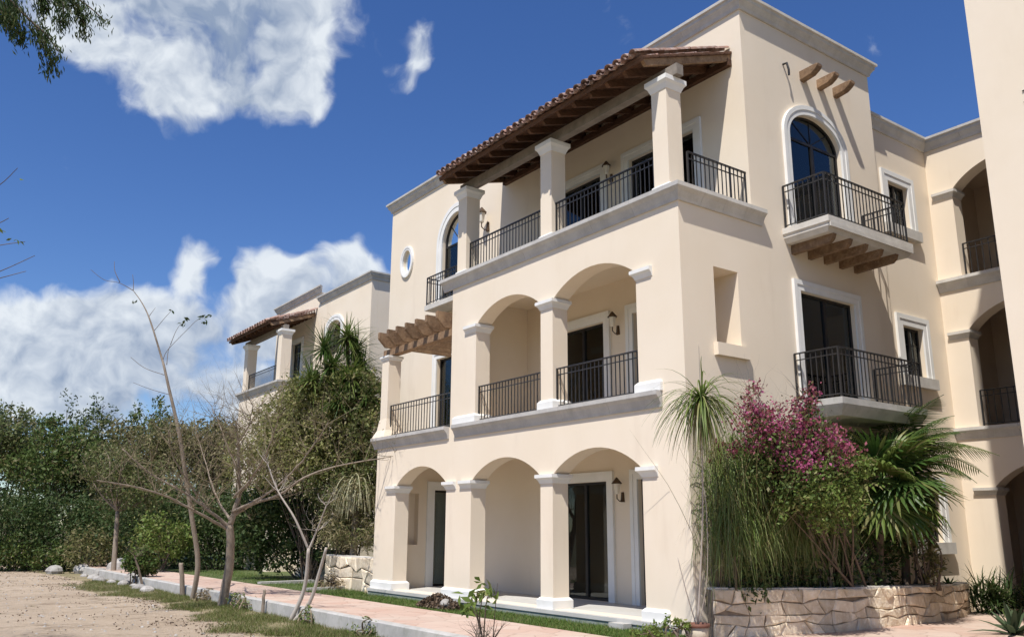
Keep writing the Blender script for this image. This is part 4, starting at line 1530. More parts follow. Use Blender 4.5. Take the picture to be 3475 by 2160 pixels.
# pale agave-like skirt of dry leaves
p = dp(848, 1140, 26.6)
t = thing('dry_palm_skirt', 'palm stump with a pale skirt of dry hanging leaves left of the arcade', 'palm', (p.x, p.y, -.45))
mb = MB()
limb(mb, [Vector((p.x, p.y, -.5)), Vector((p.x, p.y, p.z * .5)), p], .14, .10, 8)
mb.build('trunk', 'bark', t, smooth=True)
ng = nrng(77)
n = 320
d = ng.normal(size=(n, 3)); d[:, 2] = np.abs(d[:, 2]) * .3 + .1
v, q = ribbons(np.tile(np.array(tuple(p)), (n, 1)) + ng.normal(size=(n, 3)) * .08, d, ng.uniform(.8, 1.5, n), .045, ng, 5, 3.2, .2)
mesh_np('dry_leaves', v, q, 'leaf_pale', t)

# ------------------------------------------------------------------ planting in the right-hand raised bed
# ponytail plant: slender stem from the pot with a weeping head
pot_c = at(2368, 2135, 13.0)
pot_c.z = -.13
t = thing('plant_pot', 'small stained clay pot with a dark rim at the building corner', 'pot', pot_c)
body = MB().lathe(pot_c, [(.11, 0.0), (.155, .10), (.165, .23)], 18).build('body', 'pot', t, smooth=True)
MB().lathe(pot_c, [(.168, .225), (.188, .232), (.188, .275), (.165, .28), (.16, .235)], 18).build('rim', 'pot_rim', t, smooth=True)
MB().lathe(pot_c, [(.10, .22), (.155, .245)], 14).build('soil', 'soil', t)
head = at(2378, 1350, 13.15)
sb = pot_c + Vector((0, 0, .24))
t = thing('weeping_dracaena', 'slender potted plant with a round weeping head of narrow leaves at the corner', 'plant', sb)
mb = MB()
limb(mb, [sb, sb.lerp(head, .5) + Vector((.1, .02, 0)), head], .014, .012, 6)
limb(mb, [sb + Vector((-.02, 0, 0)), at(2330, 2010, 12.9), at(2300, 1890, 12.9)], .010, .006, 5)
limb(mb, [sb + Vector((.02, 0, 0)), at(2400, 1950, 13.0), at(2395, 1700, 13.1), at(2370, 1600, 13.15)], .008, .004, 5)
limb(mb, [head, at(2374, 1250, 13.15), at(2371, 1165, 13.15)], .006, .003, 4)
mb.build('stem', 'bark_pale', t, smooth=True)
ng = nrng(31)
n = 210
d = ng.normal(size=(n, 3)); d[:, 2] = d[:, 2] * .85 + .32
v, q = ribbons(np.tile(np.array(tuple(head)), (n, 1)) + ng.normal(size=(n, 3)) * .03, d, ng.uniform(.7, 1.2, n), .030, ng, 8, 1.9, .2)
mesh_np('leaves', v, q, 'palm_light', t)
n = 60
d = ng.normal(size=(n, 3)) * .5; d[:, 2] = -.6
v, q = ribbons(np.tile(np.array(tuple(head)), (n, 1)) + ng.normal(size=(n, 3)) * .03, d, ng.uniform(.7, 1.2, n), .018, ng, 7, 2.4, .2)
mesh_np('old_leaves', v, q, 'straw', t)

# weeping cane mass
t = thing('weeping_cane', 'dense green mass of thin weeping canes in the raised bed', 'plant', (1.6, -.6, .45))
ng = nrng(32)
n = 300
bx_ = ng.uniform(.25, 3.0, n)
by_ = np.interp(bx_, [.06, 1.0, 2.3, 5.4], [-.1, -.5, -.72, -.76])
s = np.stack([bx_, by_ * ng.uniform(.2, 1.0, n) - .02, np.full(n, .45)], 1)
d = np.stack([ng.normal(0, .18, n), ng.normal(-.10, .14, n), np.full(n, 1.0)], 1)
v, q = ribbons(s, d, ng.uniform(1.8, 3.4, n), .014, ng, 8, .9, .35)
mesh_np('canes', v, q, 'straw', t)
n = 5200
hang = np.stack([ng.uniform(-.02, 3.1, n), ng.uniform(-.92, -.05, n), ng.uniform(1.25, 3.05, n)], 1)
hang[:, 2] -= np.maximum(0, .35 - hang[:, 0]) * 1.0
d = np.stack([ng.normal(-.05, .35, n), ng.normal(-.15, .35, n), ng.normal(.1, .5, n)], 1)
v, q = ribbons(hang, d, ng.uniform(.35, 1.0, n), .013, ng, 5, 3.0, .3)
mesh_np('weeping_leaves', v, q, 'weep', t)
n = 4200
hang = np.stack([ng.uniform(-.02, 3.2, n), ng.uniform(-.95, -.3, n), ng.uniform(1.4, 3.0, n)], 1)
d = np.stack([ng.normal(-.05, .35, n), ng.normal(-.2, .35, n), ng.normal(.1, .5, n)], 1)
v, q = ribbons(hang, d, ng.uniform(.25, .8, n), .014, ng, 5, 3.0, .3)
mesh_np('young_leaves', v, q, 'palm_light', t)

# bougainvillea
lb = [lobe(1800, 1010, 14.0, .42), lobe(1860, 1020, 14.2, .48), lobe(1920, 1040, 14.4, .45), lobe(1790, 960, 14.1, .2, .35), lobe(1915, 955, 14.4, .22, .33), lobe(1880, 1090, 14.0, .45), lobe(1960, 1080, 14.3, .42), lobe(1990, 1050, 14.6, .28), lobe(1770, 1070, 13.9, .25)]
bb = Vector((2.9, -.55, .45))
t = bush('bougainvillea', 'magenta flowering bougainvillea against the side wall under the lower balcony', lb, 33, 'magenta', 4300, .055, 'shrub', None, .7, bb, 24, 'bark', .2, .5)
ng = nrng(34)
v, q = leaf_quads(cloud(ng, lb, 3600, .5, .26), .06, ng, .6)
mesh_np('bracts', v, q, 'bracts_red', t)
lb2 = [(tuple(Vector(c) + Vector((0, 0, -.35))), (r[0] * 1.1, r[1] * 1.1, r[2] * 1.1)) for c, r in lb]
v, q = leaf_quads(cloud(ng, lb2, 6500, .4, .22), .07, ng, .55)
mesh_np('foliage', v, q, 'leaf_mid', t)
mb = MB()
rng = random.Random(8)
for c, r in lb[:7]:
    for _ in range(5):
        twig(mb, Vector(c), Vector((rng.uniform(-1, 1), rng.uniform(-1, 1), rng.uniform(.2, 1))), .55, .007, 1, rng)
mb.build('twigs', 'bark', t)
p = at(2330, 1560, 13.4)
bush('red_sprig', 'small red-leaved sprig at the left end of the raised bed', [((.25, -.45, at(2365, 1530, 13.6).z), (.16, .16, .28))], 35, 'bracts_red', 260, .06, 'plant', None, .6, (.55, -.3, .45), 5)
bush('leafy_shrub', 'yellow-green leafy shrub in the middle of the raised bed', [lobe(1930, 1150, 13.9, .5), lobe(1980, 1200, 14.1, .5), lobe(1900, 1210, 13.8, .45), lobe(2000, 1130, 14.3, .45)], 36, 'leaf_bright', 4200, .075, base=(3.3, -.7, .45), stems=16)
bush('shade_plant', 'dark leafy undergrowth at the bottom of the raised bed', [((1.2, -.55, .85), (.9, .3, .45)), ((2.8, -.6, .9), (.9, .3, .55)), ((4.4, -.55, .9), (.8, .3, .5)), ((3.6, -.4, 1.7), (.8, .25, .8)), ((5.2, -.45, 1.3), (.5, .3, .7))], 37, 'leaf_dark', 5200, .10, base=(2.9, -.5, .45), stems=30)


# fan palm
def fan_leaf(name, r, nseg, seed):
    mb = MB()
    rg = random.Random(seed)
    for i in range(nseg):
        a = R(-125 + 250 * i / (nseg - 1))
        L = r * (1 - .22 * abs(a) / R(125)) * rg.uniform(.92, 1.04)
        d = Vector((math.cos(a), math.sin(a), 0))
        s = Vector((-d.y, d.x, 0))
        w = r * .088
        pts = []
        for k, (u, ww) in enumerate(((0.02, .25), (.4, 1.0), (.68, .8), (.88, .4), (1.0, .06))):
            z = -.05 * r * u - .42 * r * max(0, u - .45) ** 1.6 * rg.uniform(.7, 1.4) + .06 * r * math.sin(u * 2)
            c = d * L * u + Vector((0, 0, z))
            pts.append((c - s * w * ww / 2, c + Vector((0, 0, .018 * r * ww)), c + s * w * ww / 2))
        mb.loft(pts, cap=False, closed=False)
    mb.tube([(-r * .75, 0, -.10 * r), (-r * .3, 0, 0), (0.02, 0, 0)], [.016, .012, .01], 5)
    me = bpy.data.meshes.new(name)
    me.from_pydata(mb.v, [], mb.f)
    return me


def frond_mesh(name, L, seed, mat, npair=34):
    """feather frond along +X, arching down"""
    rg = random.Random(seed)
    mb = MB()
    sp = []
    for k in range(13):
        u = k / 12
        sp.append(Vector((L * u * (1 - .12 * u), 0, L * (.28 * u - .62 * u * u))))
    mb.tube(sp, [.016 * (1 - .8 * k / 12) + .002 for k in range(13)], 5)
    for i in range(npair):
        u = .14 + .86 * i / npair
        k = min(11, int(u * 12))
        p = sp[k].lerp(sp[k + 1], u * 12 - k)
        tdir = (sp[k + 1] - sp[k]).normalized()
        ll = L * .30 * (math.sin(math.pi * min(1, u * .95 + .12)) ** .6) * rg.uniform(.85, 1.1)
        for s in (-1, 1):
            d = (tdir * .55 + Vector((0, s, -.15))).normalized()
            wv = tdir.cross(d).normalized().cross(d).normalized() * .014
            q1 = p + d * ll * .5 + Vector((0, 0, -.02 * ll))
            q2 = p + d * ll * .95 + Vector((0, 0, -.38 * ll))
            mb.add([p - wv * .6, p + wv * .6, q1 + wv, q1 - wv, q2], [(0, 1, 2, 3), (3, 2, 4)])
    me = bpy.data.meshes.new(name)
    me.from_pydata(mb.v, [], mb.f)
    me.materials.append(M[mat])
    return me


fc = atY(3000, 1640, -.85)
t = thing('fan_palm', 'fan palm with broad pleated leaves in the raised bed', 'palm', (fc.x, fc.y, .45))
mb = MB()
limb(mb, [Vector((fc.x + .1, -.55, .3)), Vector((fc.x + .05, -.6, fc.z * .5)), fc], .09, .07, 8)
mb.build('trunk', 'bark_dark', t, smooth=True)
fans = []
for i in range(4):
    for mat in ('palm_green', 'palm_light'):
        me = fan_leaf('fan_leaf', .78 + .06 * i, 26, i)
        me.materials.append(M[mat])
        fans.append(me)
rng = random.Random(12)
for i in range(30):
    az = 2 * math.pi * i * .381966
    el = R(66 - 118 * (i / 29))
    d = Vector((math.cos(az) * math.cos(el), math.sin(az) * math.cos(el), math.sin(el)))
    if d.y > .55:
        d.y *= .4
        d.normalize()
    p = fc + d * rng.uniform(.5, .72)
    e = Euler((rng.uniform(-.35, .35), -math.asin(max(-1, min(1, d.z))) + rng.uniform(-.05, .3), math.atan2(d.y, d.x)))
    link('fan_leaf', fans[(i * 3 + (0 if i % 3 else 1)) % 8], t, p, e)
# feather palm behind it, fronds arching right
fp = atY(3050, 1575, -.5)
t = thing('feather_palm', 'feather palm with long fronds arching to the right over the window', 'palm', (fp.x, fp.y, .45))
mb = MB()
limb(mb, [Vector((fp.x, fp.y + .1, .3)), Vector((fp.x + .04, fp.y + .05, fp.z * .6)), fp], .09, .07, 8)
mb.build('trunk', 'bark_dark', t, smooth=True)
fr = [frond_mesh('frond', 1.5 + .15 * i, 20 + i, m) for i, m in enumerate(('palm_green', 'palm_green', 'leaf_dark', 'palm_light'))]
for az, el, k in ((-50, 25, 3), (-20, 30, 1), (-75, 45, 0), (-110, 40, 2), (-150, 35, 0), (170, 40, 2), (-35, 60, 1), (-95, 70, 2), (-130, 65, 1), (10, 50, 2), (-60, 5, 0), (-170, 65, 1), (-32, 14, 3), (-42, 34, 1)):
    link('frond', fr[k], t, fp, Euler((rng.uniform(-.2, .2), -R(el), R(az))))


# small plants along the bed and by the door
def rosette(name, label, c, n, L, w, mat, seed, cat='plant', el0=15, el1=80, droop=.25):
    t = thing(name, label, cat, c)
    rg = random.Random(seed)
    for i in range(n):
        az = i * 2.39996 + rg.uniform(-.2, .2)
        el = R(el0 + (el1 - el0) * (i / n) + rg.uniform(-6, 6))
        ll = L * rg.uniform(.75, 1.1)
        d = Vector((math.cos(az) * math.cos(el), math.sin(az) * math.cos(el), math.sin(el)))
        s = Vector((-math.sin(az), math.cos(az), 0))
        nrm = s.cross(d)
        rows = []
        for u, ww in ((0, .55), (.3, 1), (.65, .75), (.9, .3), (1, .03)):
            p = Vector(c) + d * ll * u + Vector((0, 0, -droop * ll * u * u))
            rows.append((p - s * w * ww / 2 + nrm * w * ww * .12, p - nrm * w * ww * .10, p + s * w * ww / 2 + nrm * w * ww * .12))
        m = MB().loft(rows, cap=False, closed=False)
        m.build('leaf', mat, t, smooth=True)
    return t


ra = atZ(3330, 2075, -.12)
for i, (px, py, lab) in enumerate(((3290, 2010, 'dark narrow-leaved clump at the end of the raised bed, left of two'), (3385, 2045, 'dark narrow-leaved clump by the tower arch, right of two'))):
    p = atZ(px, py + 30, -.12)
    p.x = min(p.x, 9.0)
    t = thing('narrow_leaf_clump', lab, 'plant', p, 'clumps at the end of the raised bed')
    ng = nrng(60 + i)
    n = 620
    d = ng.normal(size=(n, 3)); d[:, 2] = np.abs(d[:, 2]) + .25
    st = np.tile(np.array(tuple(p)), (n, 1)) + ng.normal(size=(n, 3)) * np.array([.26, .26, .14]) + np.array([0, 0, .2])
    v, q = ribbons(st, d, ng.uniform(.35, .75, n), .045, ng, 4, .9, .3)
    mesh_np('leaves', v, q, 'leaf_dark', t)
rosette('agave', 'broad-leaved agave with red-brown tips in the bottom right corner', atZ(3440, 2150, -.12), 18, .75, .11, 'agave', 61)
rosette('small_rosette', 'small spiky rosette on top of the raised bed wall near its right end', at(3220, 1985, 17.2), 13, .30, .05, 'palm_green', 62)
bush('stalky_plant', 'tall stalky half-dry plant in front of the ground-floor window', [(tuple(at(3130, 1830, 16.4)), (.22, .22, .35)), (tuple(at(3160, 1920, 16.4)), (.28, .28, .3)), (tuple(at(3110, 1780, 16.4)), (.14, .14, .22))], 63, 'leaf_olive', 750, .10, 'plant', None, .3, tuple(at(3145, 1990, 16.4)), 14)
bush('flowering_weed', 'low leafy weed beside the pot at the end of the terrace step', [(tuple(at(2290, 2130, 12.8)), (.22, .22, .13)), (tuple(at(2200, 2150, 12.6)), (.3, .3, .1))], 64, 'leaf_bright', 700, .06, 'plant', None, .5, tuple(atZ(2260, 2190, -.15)), 10)

# plant and stalk in front of the terrace, mulch heap with a round stone
p0 = atZ(1640, 2180, -.15)
t = thing('frangipani_shoot', 'young green leafy plant on dark stems in front of the arcade', 'plant', p0)
dd = (p0 - CAM).dot(FWD)
mb = MB()
q2s = lambda x, y: (1100 + x / 2.703, 1900 + y / 2.703)
lv = []
for br in (((1430, 703), (1415, 560), (1400, 470), (1370, 400)), ((1430, 690), (1425, 540), (1440, 400), (1460, 300)), ((1410, 690), (1400, 520), (1340, 420)), ((1430, 640), (1480, 450), (1500, 330))):
    pts = [at(*q2s(x, y), dd) for x, y in br]
    pts[0] = p0
    limb(mb, pts, .014, .007, 5)
    lv.append(pts[-1])
mb.build('stems', 'bark_dark', t, smooth=True)
ng = nrng(65)
cc = np.repeat(np.array([tuple(p) for p in lv]), 16, 0) + ng.normal(size=(64, 3)) * np.array([.10, .10, .06])
v, q = leaf_quads(cc, .17, ng, .36)
mesh_np('leaves', v, q, 'leaf_bright', t)
mb = MB()
rng = random.Random(3)
for _ in range(14):
    twig(mb, p0 + Vector((rng.uniform(-.1, .1), rng.uniform(-.1, .1), 0)), Vector((rng.uniform(-1, 1), rng.uniform(-1, 1), .8)), .35, .008, 1, rng)
mb.build('twigs', 'bark', t)
p1 = atZ(1672, 2175, -.15)
t = thing('thin_stalk', 'thin upright bare stalk beside the young leafy plant', 'plant', p1)
mb = MB()
dd1 = (p1 - CAM).dot(FWD)
limb(mb, [p1, at(*q2s(1565, 500), dd1), at(*q2s(1590, 210), dd1)], .010, .004, 5)
for _ in range(5):
    twig(mb, p1, Vector((rng.uniform(-1, 1), rng.uniform(-1, 1), .8)), .4, .008, 1, rng)
mb.build('stem', 'bark_dark', t, smooth=True)
mc = atX(1490, 2065, -.75)
mc.z = -.15
ng = nrng(66)
n = 1500
rr = np.sqrt(ng.random(n)) * .95
aa = ng.random(n) * 6.283
c = np.stack([mc.x + rr * np.cos(aa) * .34, mc.y + rr * np.sin(aa) * .85, mc.z + .30 * (1 - rr ** 1.5) * ng.random(n) ** .4 + .01], 1)
v, q = leaf_quads(c, .075, ng, .55)
tag(mesh_np('leaf_litter', v, q, 'mulch'), 'heap of brown leaf litter on the lawn in front of the terrace', 'leaf litter', kind='stuff')


def rock(name, label, c, r, seed, mat='rock', cat='rock', group=None):
    rg = random.Random(seed)
    mb = MB()
    n, m = 9, 6
    rings = []
    off = [rg.uniform(.82, 1.15) for _ in range(n)]
    for i in range(m + 1):
        ph = -math.pi / 2 + math.pi * i / m
        rings.append([Vector(c) + Vector((math.cos(2 * math.pi * j / n) * r[0] * math.cos(ph) * off[j] * rg.uniform(.92, 1.06), math.sin(2 * math.pi * j / n) * r[1] * math.cos(ph) * off[j] * rg.uniform(.92, 1.06), r[2] * math.sin(ph))) for j in range(n)])
    mb.loft(rings)
    return tag(mb.build(name, mat, None, smooth=(seed % 2 == 0)), label, cat, group)


sp_ = at(1512, 2053, (mc - CAM).dot(FWD) - .35)
rock('round_stone', 'smooth round grey stone in front of the leaf litter heap', (sp_.x, sp_.y, -.05), (.12, .12, .12), 2)
rl = [(845, 395, .5, 'pale square rock at the road edge left of the rough-barked trunk'), (960, 440, .45, 'pale cracked rock right beside the shrub at the road edge'), (640, 440, .4, 'grey rock at the foot of the wood, leftmost of the rocks'), (1180, 480, .4, 'bluish rock just left of the rough-barked trunk'),
      (1430, 470, .8, 'broad pale rock right of the rough-barked trunk'), (1560, 560, .45, 'low pale rock among stalks near the kerb end')]
for i, (x, y, r, lab) in enumerate(rl):
    p = atZ(x / 3.476, 1800 + (y + 70) / 3.476, -.46)
    rock('rock', lab, (p.x, p.y, -.46 + r * .35), (r * .8, r, r * .62), 11 + 2 * i, 'rock', 'rock', 'rocks at the road edge')


# ------------------------------------------------------------------ rubble walls, stone by stone
def rubble_wall(name, label, path_pts, zb, zt, th, seed, cw=.30, rh=.19):
    t = thing(name, label, 'wall', (path_pts[0][0], path_pts[0][1], zb))
    P = [Vector((p[0], p[1], 0)) for p in path_pts]
    seg = [0]
    for p, q in zip(P, P[1:]):
        seg.append(seg[-1] + (q - p).length)

    def on(s):
        s = max(0, min(seg[-1] - 1e-6, s))
        for i in range(len(P) - 1):
            if s <= seg[i + 1]:
                u = (s - seg[i]) / (seg[i + 1] - seg[i])
                d = (P[i + 1] - P[i]).normalized()
                return P[i].lerp(P[i + 1], u), Vector((d.y, -d.x, 0))
    rg = random.Random(seed)
    core = MB()
    rings = []
    m = 40
    for k in range(m + 1):
        s = seg[-1] * k / m
        c, nn = on(s)
        z1 = zt[0] + (zt[1] - zt[0]) * k / m
        rings.append([c + Vector((0, 0, zb - .2)), c + Vector((0, 0, z1 - .02)), c - nn * th + Vector((0, 0, z1 - .02)), c - nn * th + Vector((0, 0, zb - .2))])
    core.loft(rings)
    corep = core.build('core', 'mortar', t)
    H = zt[0] - zb
    nr = max(2, round(H / rh))
    ncol = round(seg[-1] / cw)
    node = {}
    for j in range(nr + 1):
        for i in range(ncol + 1):
            sx = seg[-1] * i / ncol + (rg.uniform(-.4, .4) * cw if 0 < i < ncol else 0)
            fz = j / nr + (rg.uniform(-.36, .36) / nr if 0 < j < nr else 0)
            node[i, j] = (sx, fz)

    def P3(sx, fz, out):
        c, nn = on(sx)
        z1 = zt[0] + (zt[1] - zt[0]) * sx / seg[-1]
        return c + nn * out + Vector((0, 0, zb + (z1 - zb) * fz))
    for j in range(nr):
        i = 0
        while i < ncol:
            w = 2 if (rg.random() < .22 and i < ncol - 1) else 1
            a, b, c, d = node[i, j], node[i + w, j], node[i + w, j + 1], node[i, j + 1]
            if w == 2:
                pass
            i += w
            poly = []
            for p, q in ((a, b), (b, c), (c, d), (d, a)):
                poly.append(p)
                poly.append(((p[0] + q[0]) / 2 + rg.uniform(-.02, .02), (p[1] + q[1]) / 2 + rg.uniform(-.015, .015) / max(H, .1)))
            cx = sum(p[0] for p in poly) / 8
            cz = sum(p[1] for p in poly) / 8
            mb = MB()
            bul = rg.uniform(.015, .06)
            rings = []
            for k, o in ((.94, -.05), (.925, bul * .4), (.85, bul * .9), (.6, bul + rg.uniform(-.004, .006))):
                rings.append([P3(cx + (p[0] - cx) * (k if k < .9 else 1 - (1 - k) * .5) , cz + (p[1] - cz) * (k if k < .9 else 1 - (1 - k)), o + rg.uniform(-.004, .004)) for p in poly])
            mb.loft(rings)
            mb.build('stone', 'rubble', corep)
    # coping
    s = 0
    while s < seg[-1] - .05:
        L = min(rg.uniform(.5, .95), seg[-1] - s)
        rings = []
        for k in range(4):
            u = s + .006 + (L - .012) * k / 3
            c, nn = on(u)
            z1 = zt[0] + (zt[1] - zt[0]) * u / seg[-1]
            hh = rg.uniform(-.006, .006)
            rings.append([c + nn * .012 + Vector((0, 0, z1 + hh - .03)), c + nn * .008 + Vector((0, 0, z1 + .018 + hh)), c - nn * (th + .02) + Vector((0, 0, z1 + .02 + hh)), c - nn * (th + .02) + Vector((0, 0, z1 - .018 + hh))])
        MB().loft(rings).build('coping_stone', 'limestone_pale', corep)
        s += L
    return t


rubble_wall('raised_bed_wall', 'low wall of irregular pale limestone holding the raised bed on the right', [(.06, -.32), (1.0, -.74), (2.3, -.98), (5.4, -1.02), (6.8, -.82), (7.9, -.42)], -.16, (.60, .46), .22, 91)
tag(MB().loft([[Vector((x, y0, .3)), Vector((x, y0, .47)), Vector((x, -.01, .47)), Vector((x, -.01, .3))] for x, y0 in ((.25, -.3), (1.0, -.66), (2.3, -.9), (5.4, -.94), (6.8, -.75), (7.6, -.45))]).build('bed_soil', 'soil'), kind='structure')
wl0, wl1 = atX(1140, 1990, 1.2), atX(1258, 2035, .35)
rubble_wall('low_rubble_wall', 'low pale rubble wall left of the arcade, in front of the shrubs', [(.85, 16.2), (.45, 14.4), (.18, 11.62)], -.22, (.70, .74), .3, 92, .42, .30)
rubble_wall('garden_rubble_wall', 'grey rubble wall in the shade below the shrub mound', [(2.2, 22.0), (1.6, 17.5)], -.22, (.75, .8), .3, 93, .6, .34)
# pale kerbs of the little garden left of the arcade
for i, (x0, x1, y0, y1, lab) in enumerate(((-1.0, .9, 16.8, 17.1, 'pale concrete edging crossing the lawn left of the arcade'), (-.9, .7, 13.4, 13.65, 'pale concrete edging near the low rubble wall'))):
    tag(MB().loft([[(x0, y0, -.3), (x0, y1, -.3), (x0, y1 - .02, -.10), (x0, y0 + .02, -.10)], [(x1, y0 + .3, -.3), (x1, y1 + .3, -.3), (x1, y1 + .28, -.10), (x1, y0 + .32, -.10)]]).build('garden_edging', 'concrete'), lab, 'edging', 'garden edgings')
# grey block on the path edge below the terrace end
st = MB().box(-.34, -.14, 1.35, 1.72, -.16, -.06).build('step_block', 'concrete')
tag(st, 'small concrete block at the foot of the terrace step', 'block')

# ------------------------------------------------------------------ grass
def grass(name, label, x0, x1, y0, y1, z, n, L, mat, seed, edge=None, near=0, patchy=.5):
    ng = nrng(seed)
    yy = y0 + (y1 - y0) * ng.random(n) ** (1.7 if near else 1)
    xx = x0 + (x1 - x0) * ng.random(n)
    if edge is not None:
        lo = np.array([edge(v) for v in yy])
        xx = lo + (x1 - lo) * ng.random(n) ** .8
    m = np.sin(xx * 2.1 + yy * 1.7) + np.sin(xx * 4.3 - yy * 2.9) + ng.normal(0, .8, n)
    keep = m > (-1.2 + patchy * 1.6)
    xx, yy = xx[keep], yy[keep]
    k = len(xx)
    s = np.stack([xx, yy, np.full(k, z)], 1)
    d = ng.normal(size=(k, 3)) * .45
    d[:, 2] = 1
    v, q = ribbons(s, d, L * ng.uniform(.4, 1.3, k), .010, ng, 2, .7, .2)
    return tag(mesh_np(name, v, q, mat), label, 'grass', kind='stuff')


grass('verge_grass', 'ragged half-dry grass on the verge between road and kerb', 0, -3.24, 3.5, 26, -.45, 95000, .11, 'grass_leaf', 201, lambda y: road_w(y)[1] - .35 + .3 * math.sin(y * 2.3) + .2 * math.sin(y * 5.7), 1, .15)
grass('lawn_grass', 'short green lawn grass between path and terrace', -1.19, -.16, 0, 12, -.165, 34000, .07, 'lawn_leaf', 202, None, 1, -.3)
grass('garden_grass', 'green grass of the garden left of the arcade', -1.15, 1.2, 12, 26, -.2, 16000, .12, 'lawn_leaf', 203, None, 1, -.2)
# verge weeds
for i, (dx, dy, lab) in enumerate(((668, 1435, 'small bushy weed at the foot of the kerb, left of the stake'), (737, 1475, 'small weed right below the forked sapling'), (575, 1420, 'dry curly weed at the foot of the bare tree'), (872, 1505, 'small weed at the bottom edge beside the kerb'), (655, 1440, 'tiny weed next to the kerb'))):
    p = gz(dx, dy, -.42)
    p = Vector((min(p.x, -3.3), p.y - .25, -.44))
    bush('weed', lab, [((p.x, p.y, -.34), (.22, .30, .12)), ((p.x + .03, p.y + .08, -.2), (.10, .16, .16)), ((p.x, p.y - .2, -.36), (.16, .18, .08))], 210 + i, 'leaf_bright' if i != 2 else 'leaf_dry', 240, .075, 'plant', 'weeds along the kerb', .32, tuple(p), 9, 'bark_twig', .3)
ng = nrng(231)
n = 5200
yy = 3 + 36 * ng.random(n) ** 1.4
ed = np.array([road_w(v)[1] for v in yy])
xx = ed + ng.normal(-.2, .75, n) + (ng.random(n) < .25) * ng.uniform(-5, 0, n)
keep = (xx < -3.27) & (np.sin(xx * 1.3 + yy * .9) + np.sin(yy * 2.1 - xx) + ng.normal(0, .6, n) > -.2)
c = np.stack([xx, yy, np.full(n, -.437)], 1)[keep]
v, q = leaf_quads(c, .06, ng, .5)
v[:, 2] = np.clip(v[:, 2], -.452, -.425)
tag(mesh_np('road_litter', v, q, 'mulch'), 'dry brown leaf litter strewn along the edge of the dirt road', 'leaf litter', kind='stuff')
rgk = random.Random(17)
for i in range(9):
    yk = 19.5 + i * 1.25 + rgk.uniform(-.3, .3)
    rr = rgk.uniform(.12, .26)
    rock('edging_stone', 'rough edging stone along the far kerb, %s one beyond the bare tree' % ords[i], (-3.42 - rgk.uniform(0, .25), yk, -.42), (rr, rr * 1.3, rr * .7), 51 + 2 * i, 'rock', 'stone', 'rough edging stones along the far kerb')
# loose stones on the road
ng = nrng(230)
n = 900
xx = ng.uniform(-9, -4.4, n)
yy = 3 + 30 * ng.random(n) ** 1.5
vs, qs = [], []
for i in range(n):
    r = .008 + .03 * ng.random() ** 3
    b0 = len(vs)
    for dx, dy, dz in ((-1, -.6, 0), (.9, -.8, 0), (1, .8, 0), (-.8, .9, 0), (-.4, -.3, .8), (.5, -.3, .7), (.4, .5, .8), (-.4, .4, .6)):
        vs.append((xx[i] + dx * r, yy[i] + dy * r, -.462 + dz * r + .01))
    qs += [(b0 + 4, b0 + 5, b0 + 6, b0 + 7), (b0, b0 + 1, b0 + 5, b0 + 4), (b0 + 1, b0 + 2, b0 + 6, b0 + 5), (b0 + 2, b0 + 3, b0 + 7, b0 + 6), (b0 + 3, b0, b0 + 4, b0 + 7)]
tag(mesh_np('road_gravel', np.array(vs), np.array(qs), 'rock'), 'loose pebbles scattered over the dirt road', 'gravel', kind='stuff')

# ------------------------------------------------------------------ tree beside the camera: its branches hang into the top left corner
tb = at(-700, 2600, 7.0)
tb = Vector((tb.x, tb.y, -.47))
t = thing('overhanging_tree', 'feathery tree by the road whose twigs hang into the top left corner', 'tree', tb)
mb = MB()
c0 = at(-500, -250, 6.5)
limb(mb, [tb - Vector((0, 0, .2)), tb.lerp(c0, .5) + Vector((.2, 0, 0)), c0], .16, .10, 9)
z5 = lambda x, y: (x / 4.32, y / 4.32)
sprays = []
for br, dz in ((((-900, -800), (0, -120), (170, 30), (330, 190), (520, 370), (690, 520), (860, 760)), 0), (((-900, -900), (300, -260), (700, -160), (1000, -60), (1250, 60), (1550, 320)), .5), (((700, -160), (900, 20), (930, 200), (885, 350)), .4), (((1000, -60), (1150, 120), (1220, 300), (1245, 460)), .5), (((170, 30), (200, 250), (260, 430), (310, 620)), 0.1), (((520, 370), (610, 560), (700, 750), (765, 1030)), .1), (((600, -200), (620, 0), (640, 160)), .4), (((-300, -300), (60, 60), (130, 250), (170, 420)), -.1), (((-500, -300), (-100, 0), (20, 160), (60, 280)), -.2)):
    pts = [at(*z5(x, y), 6.2 + dz) for x, y in br]
    o = limb(mb, pts, .016 if len(br) > 4 else .008, .004, 5)
    sprays.append(o)
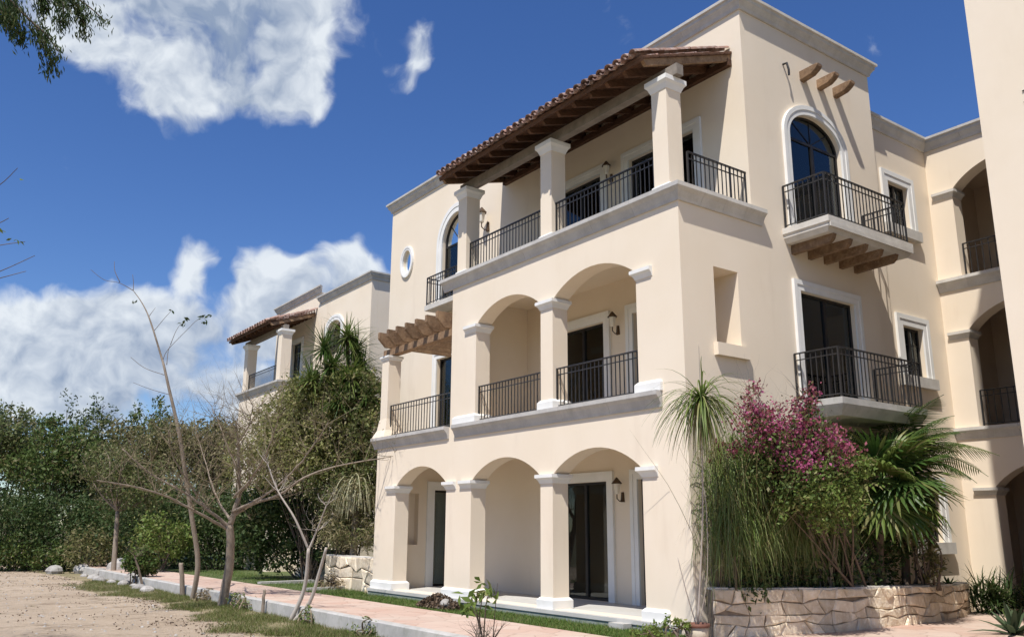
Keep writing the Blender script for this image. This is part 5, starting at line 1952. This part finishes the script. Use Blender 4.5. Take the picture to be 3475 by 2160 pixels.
limb(mb, [c0, at(-300, -220, 6.4), at(*z5(-900, -800), 6.3)], .09, .02, 6)
limb(mb, [c0, at(-350, -300, 6.5), at(*z5(-900, -900), 6.7)], .08, .02, 6)
for y, x1, dy in ((620, 60, -50), (740, 30, 0), (810, 85, 10), (924, 88, -4), (905, 118, -38)):
    limb(mb, [c0, at(-260, y + 90, 6.2), at(-40, y + 30, 6.0), at(x1, y + dy, 5.9)], .007, .002, 5)
mb.build('trunk', 'bark_dark', t, smooth=True)
ng = nrng(240)
cs = []
for o in sprays:
    a = np.array([tuple(p) for p in o])
    lo = 0
    k = ng.integers(lo, len(a), 430)
    cs.append(a[k] + ng.normal(size=(430, 3)) * .032 + np.array([0, 0, -.02]))
cs = np.concatenate(cs)
v, q = leaf_quads(cs, .045, ng, .22, np.tile(np.array([[.2, .1, -1.0]]), (len(cs), 1)))
mesh_np('leaves', v, q, 'leaf_dark', t)
few = [at(52, 815, 5.9), at(60, 822, 5.9), at(12, 785, 6), at(75, 826, 5.9), at(30, 812, 5.9), at(73, 608, 5.9), at(3, 780, 6)]
v, q = leaf_quads(np.array([tuple(p) for p in few]), .055, ng, .4, np.tile(np.array([[.7, -.6, -.3]]), (len(few), 1)))
mesh_np('single_leaves', v, q, 'leaf_bright', t)
# its crown, outside the picture on the left, which shades the road
lobes = [(tuple(c0 + Vector((-.6, .6, .9))), (1.5, 1.5, 1.0)), (tuple(c0 + Vector((-1.6, -.4, 1.3))), (1.4, 1.4, .9)), (tuple(c0 + Vector((-.4, 1.6, 1.2))), (1.2, 1.2, .8))]
lobes += [((-12.6, 6.4, 6.6), (1.5, 1.5, .8)), ((-13.6, 5.0, 6.9), (1.4, 1.4, .8))]
m3 = MB()
for l in lobes[3:]:
    limb(m3, [c0, c0.lerp(Vector(l[0]), .5) + Vector((0, 0, .4)), Vector(l[0])], .07, .02, 6)
m3.build('limbs', 'bark_dark', t, smooth=True)
v, q = leaf_quads(cloud(ng, lobes, 8000, .5, .2), .10, ng, .3)
mesh_np('crown', v, q, 'leaf_dark', t)
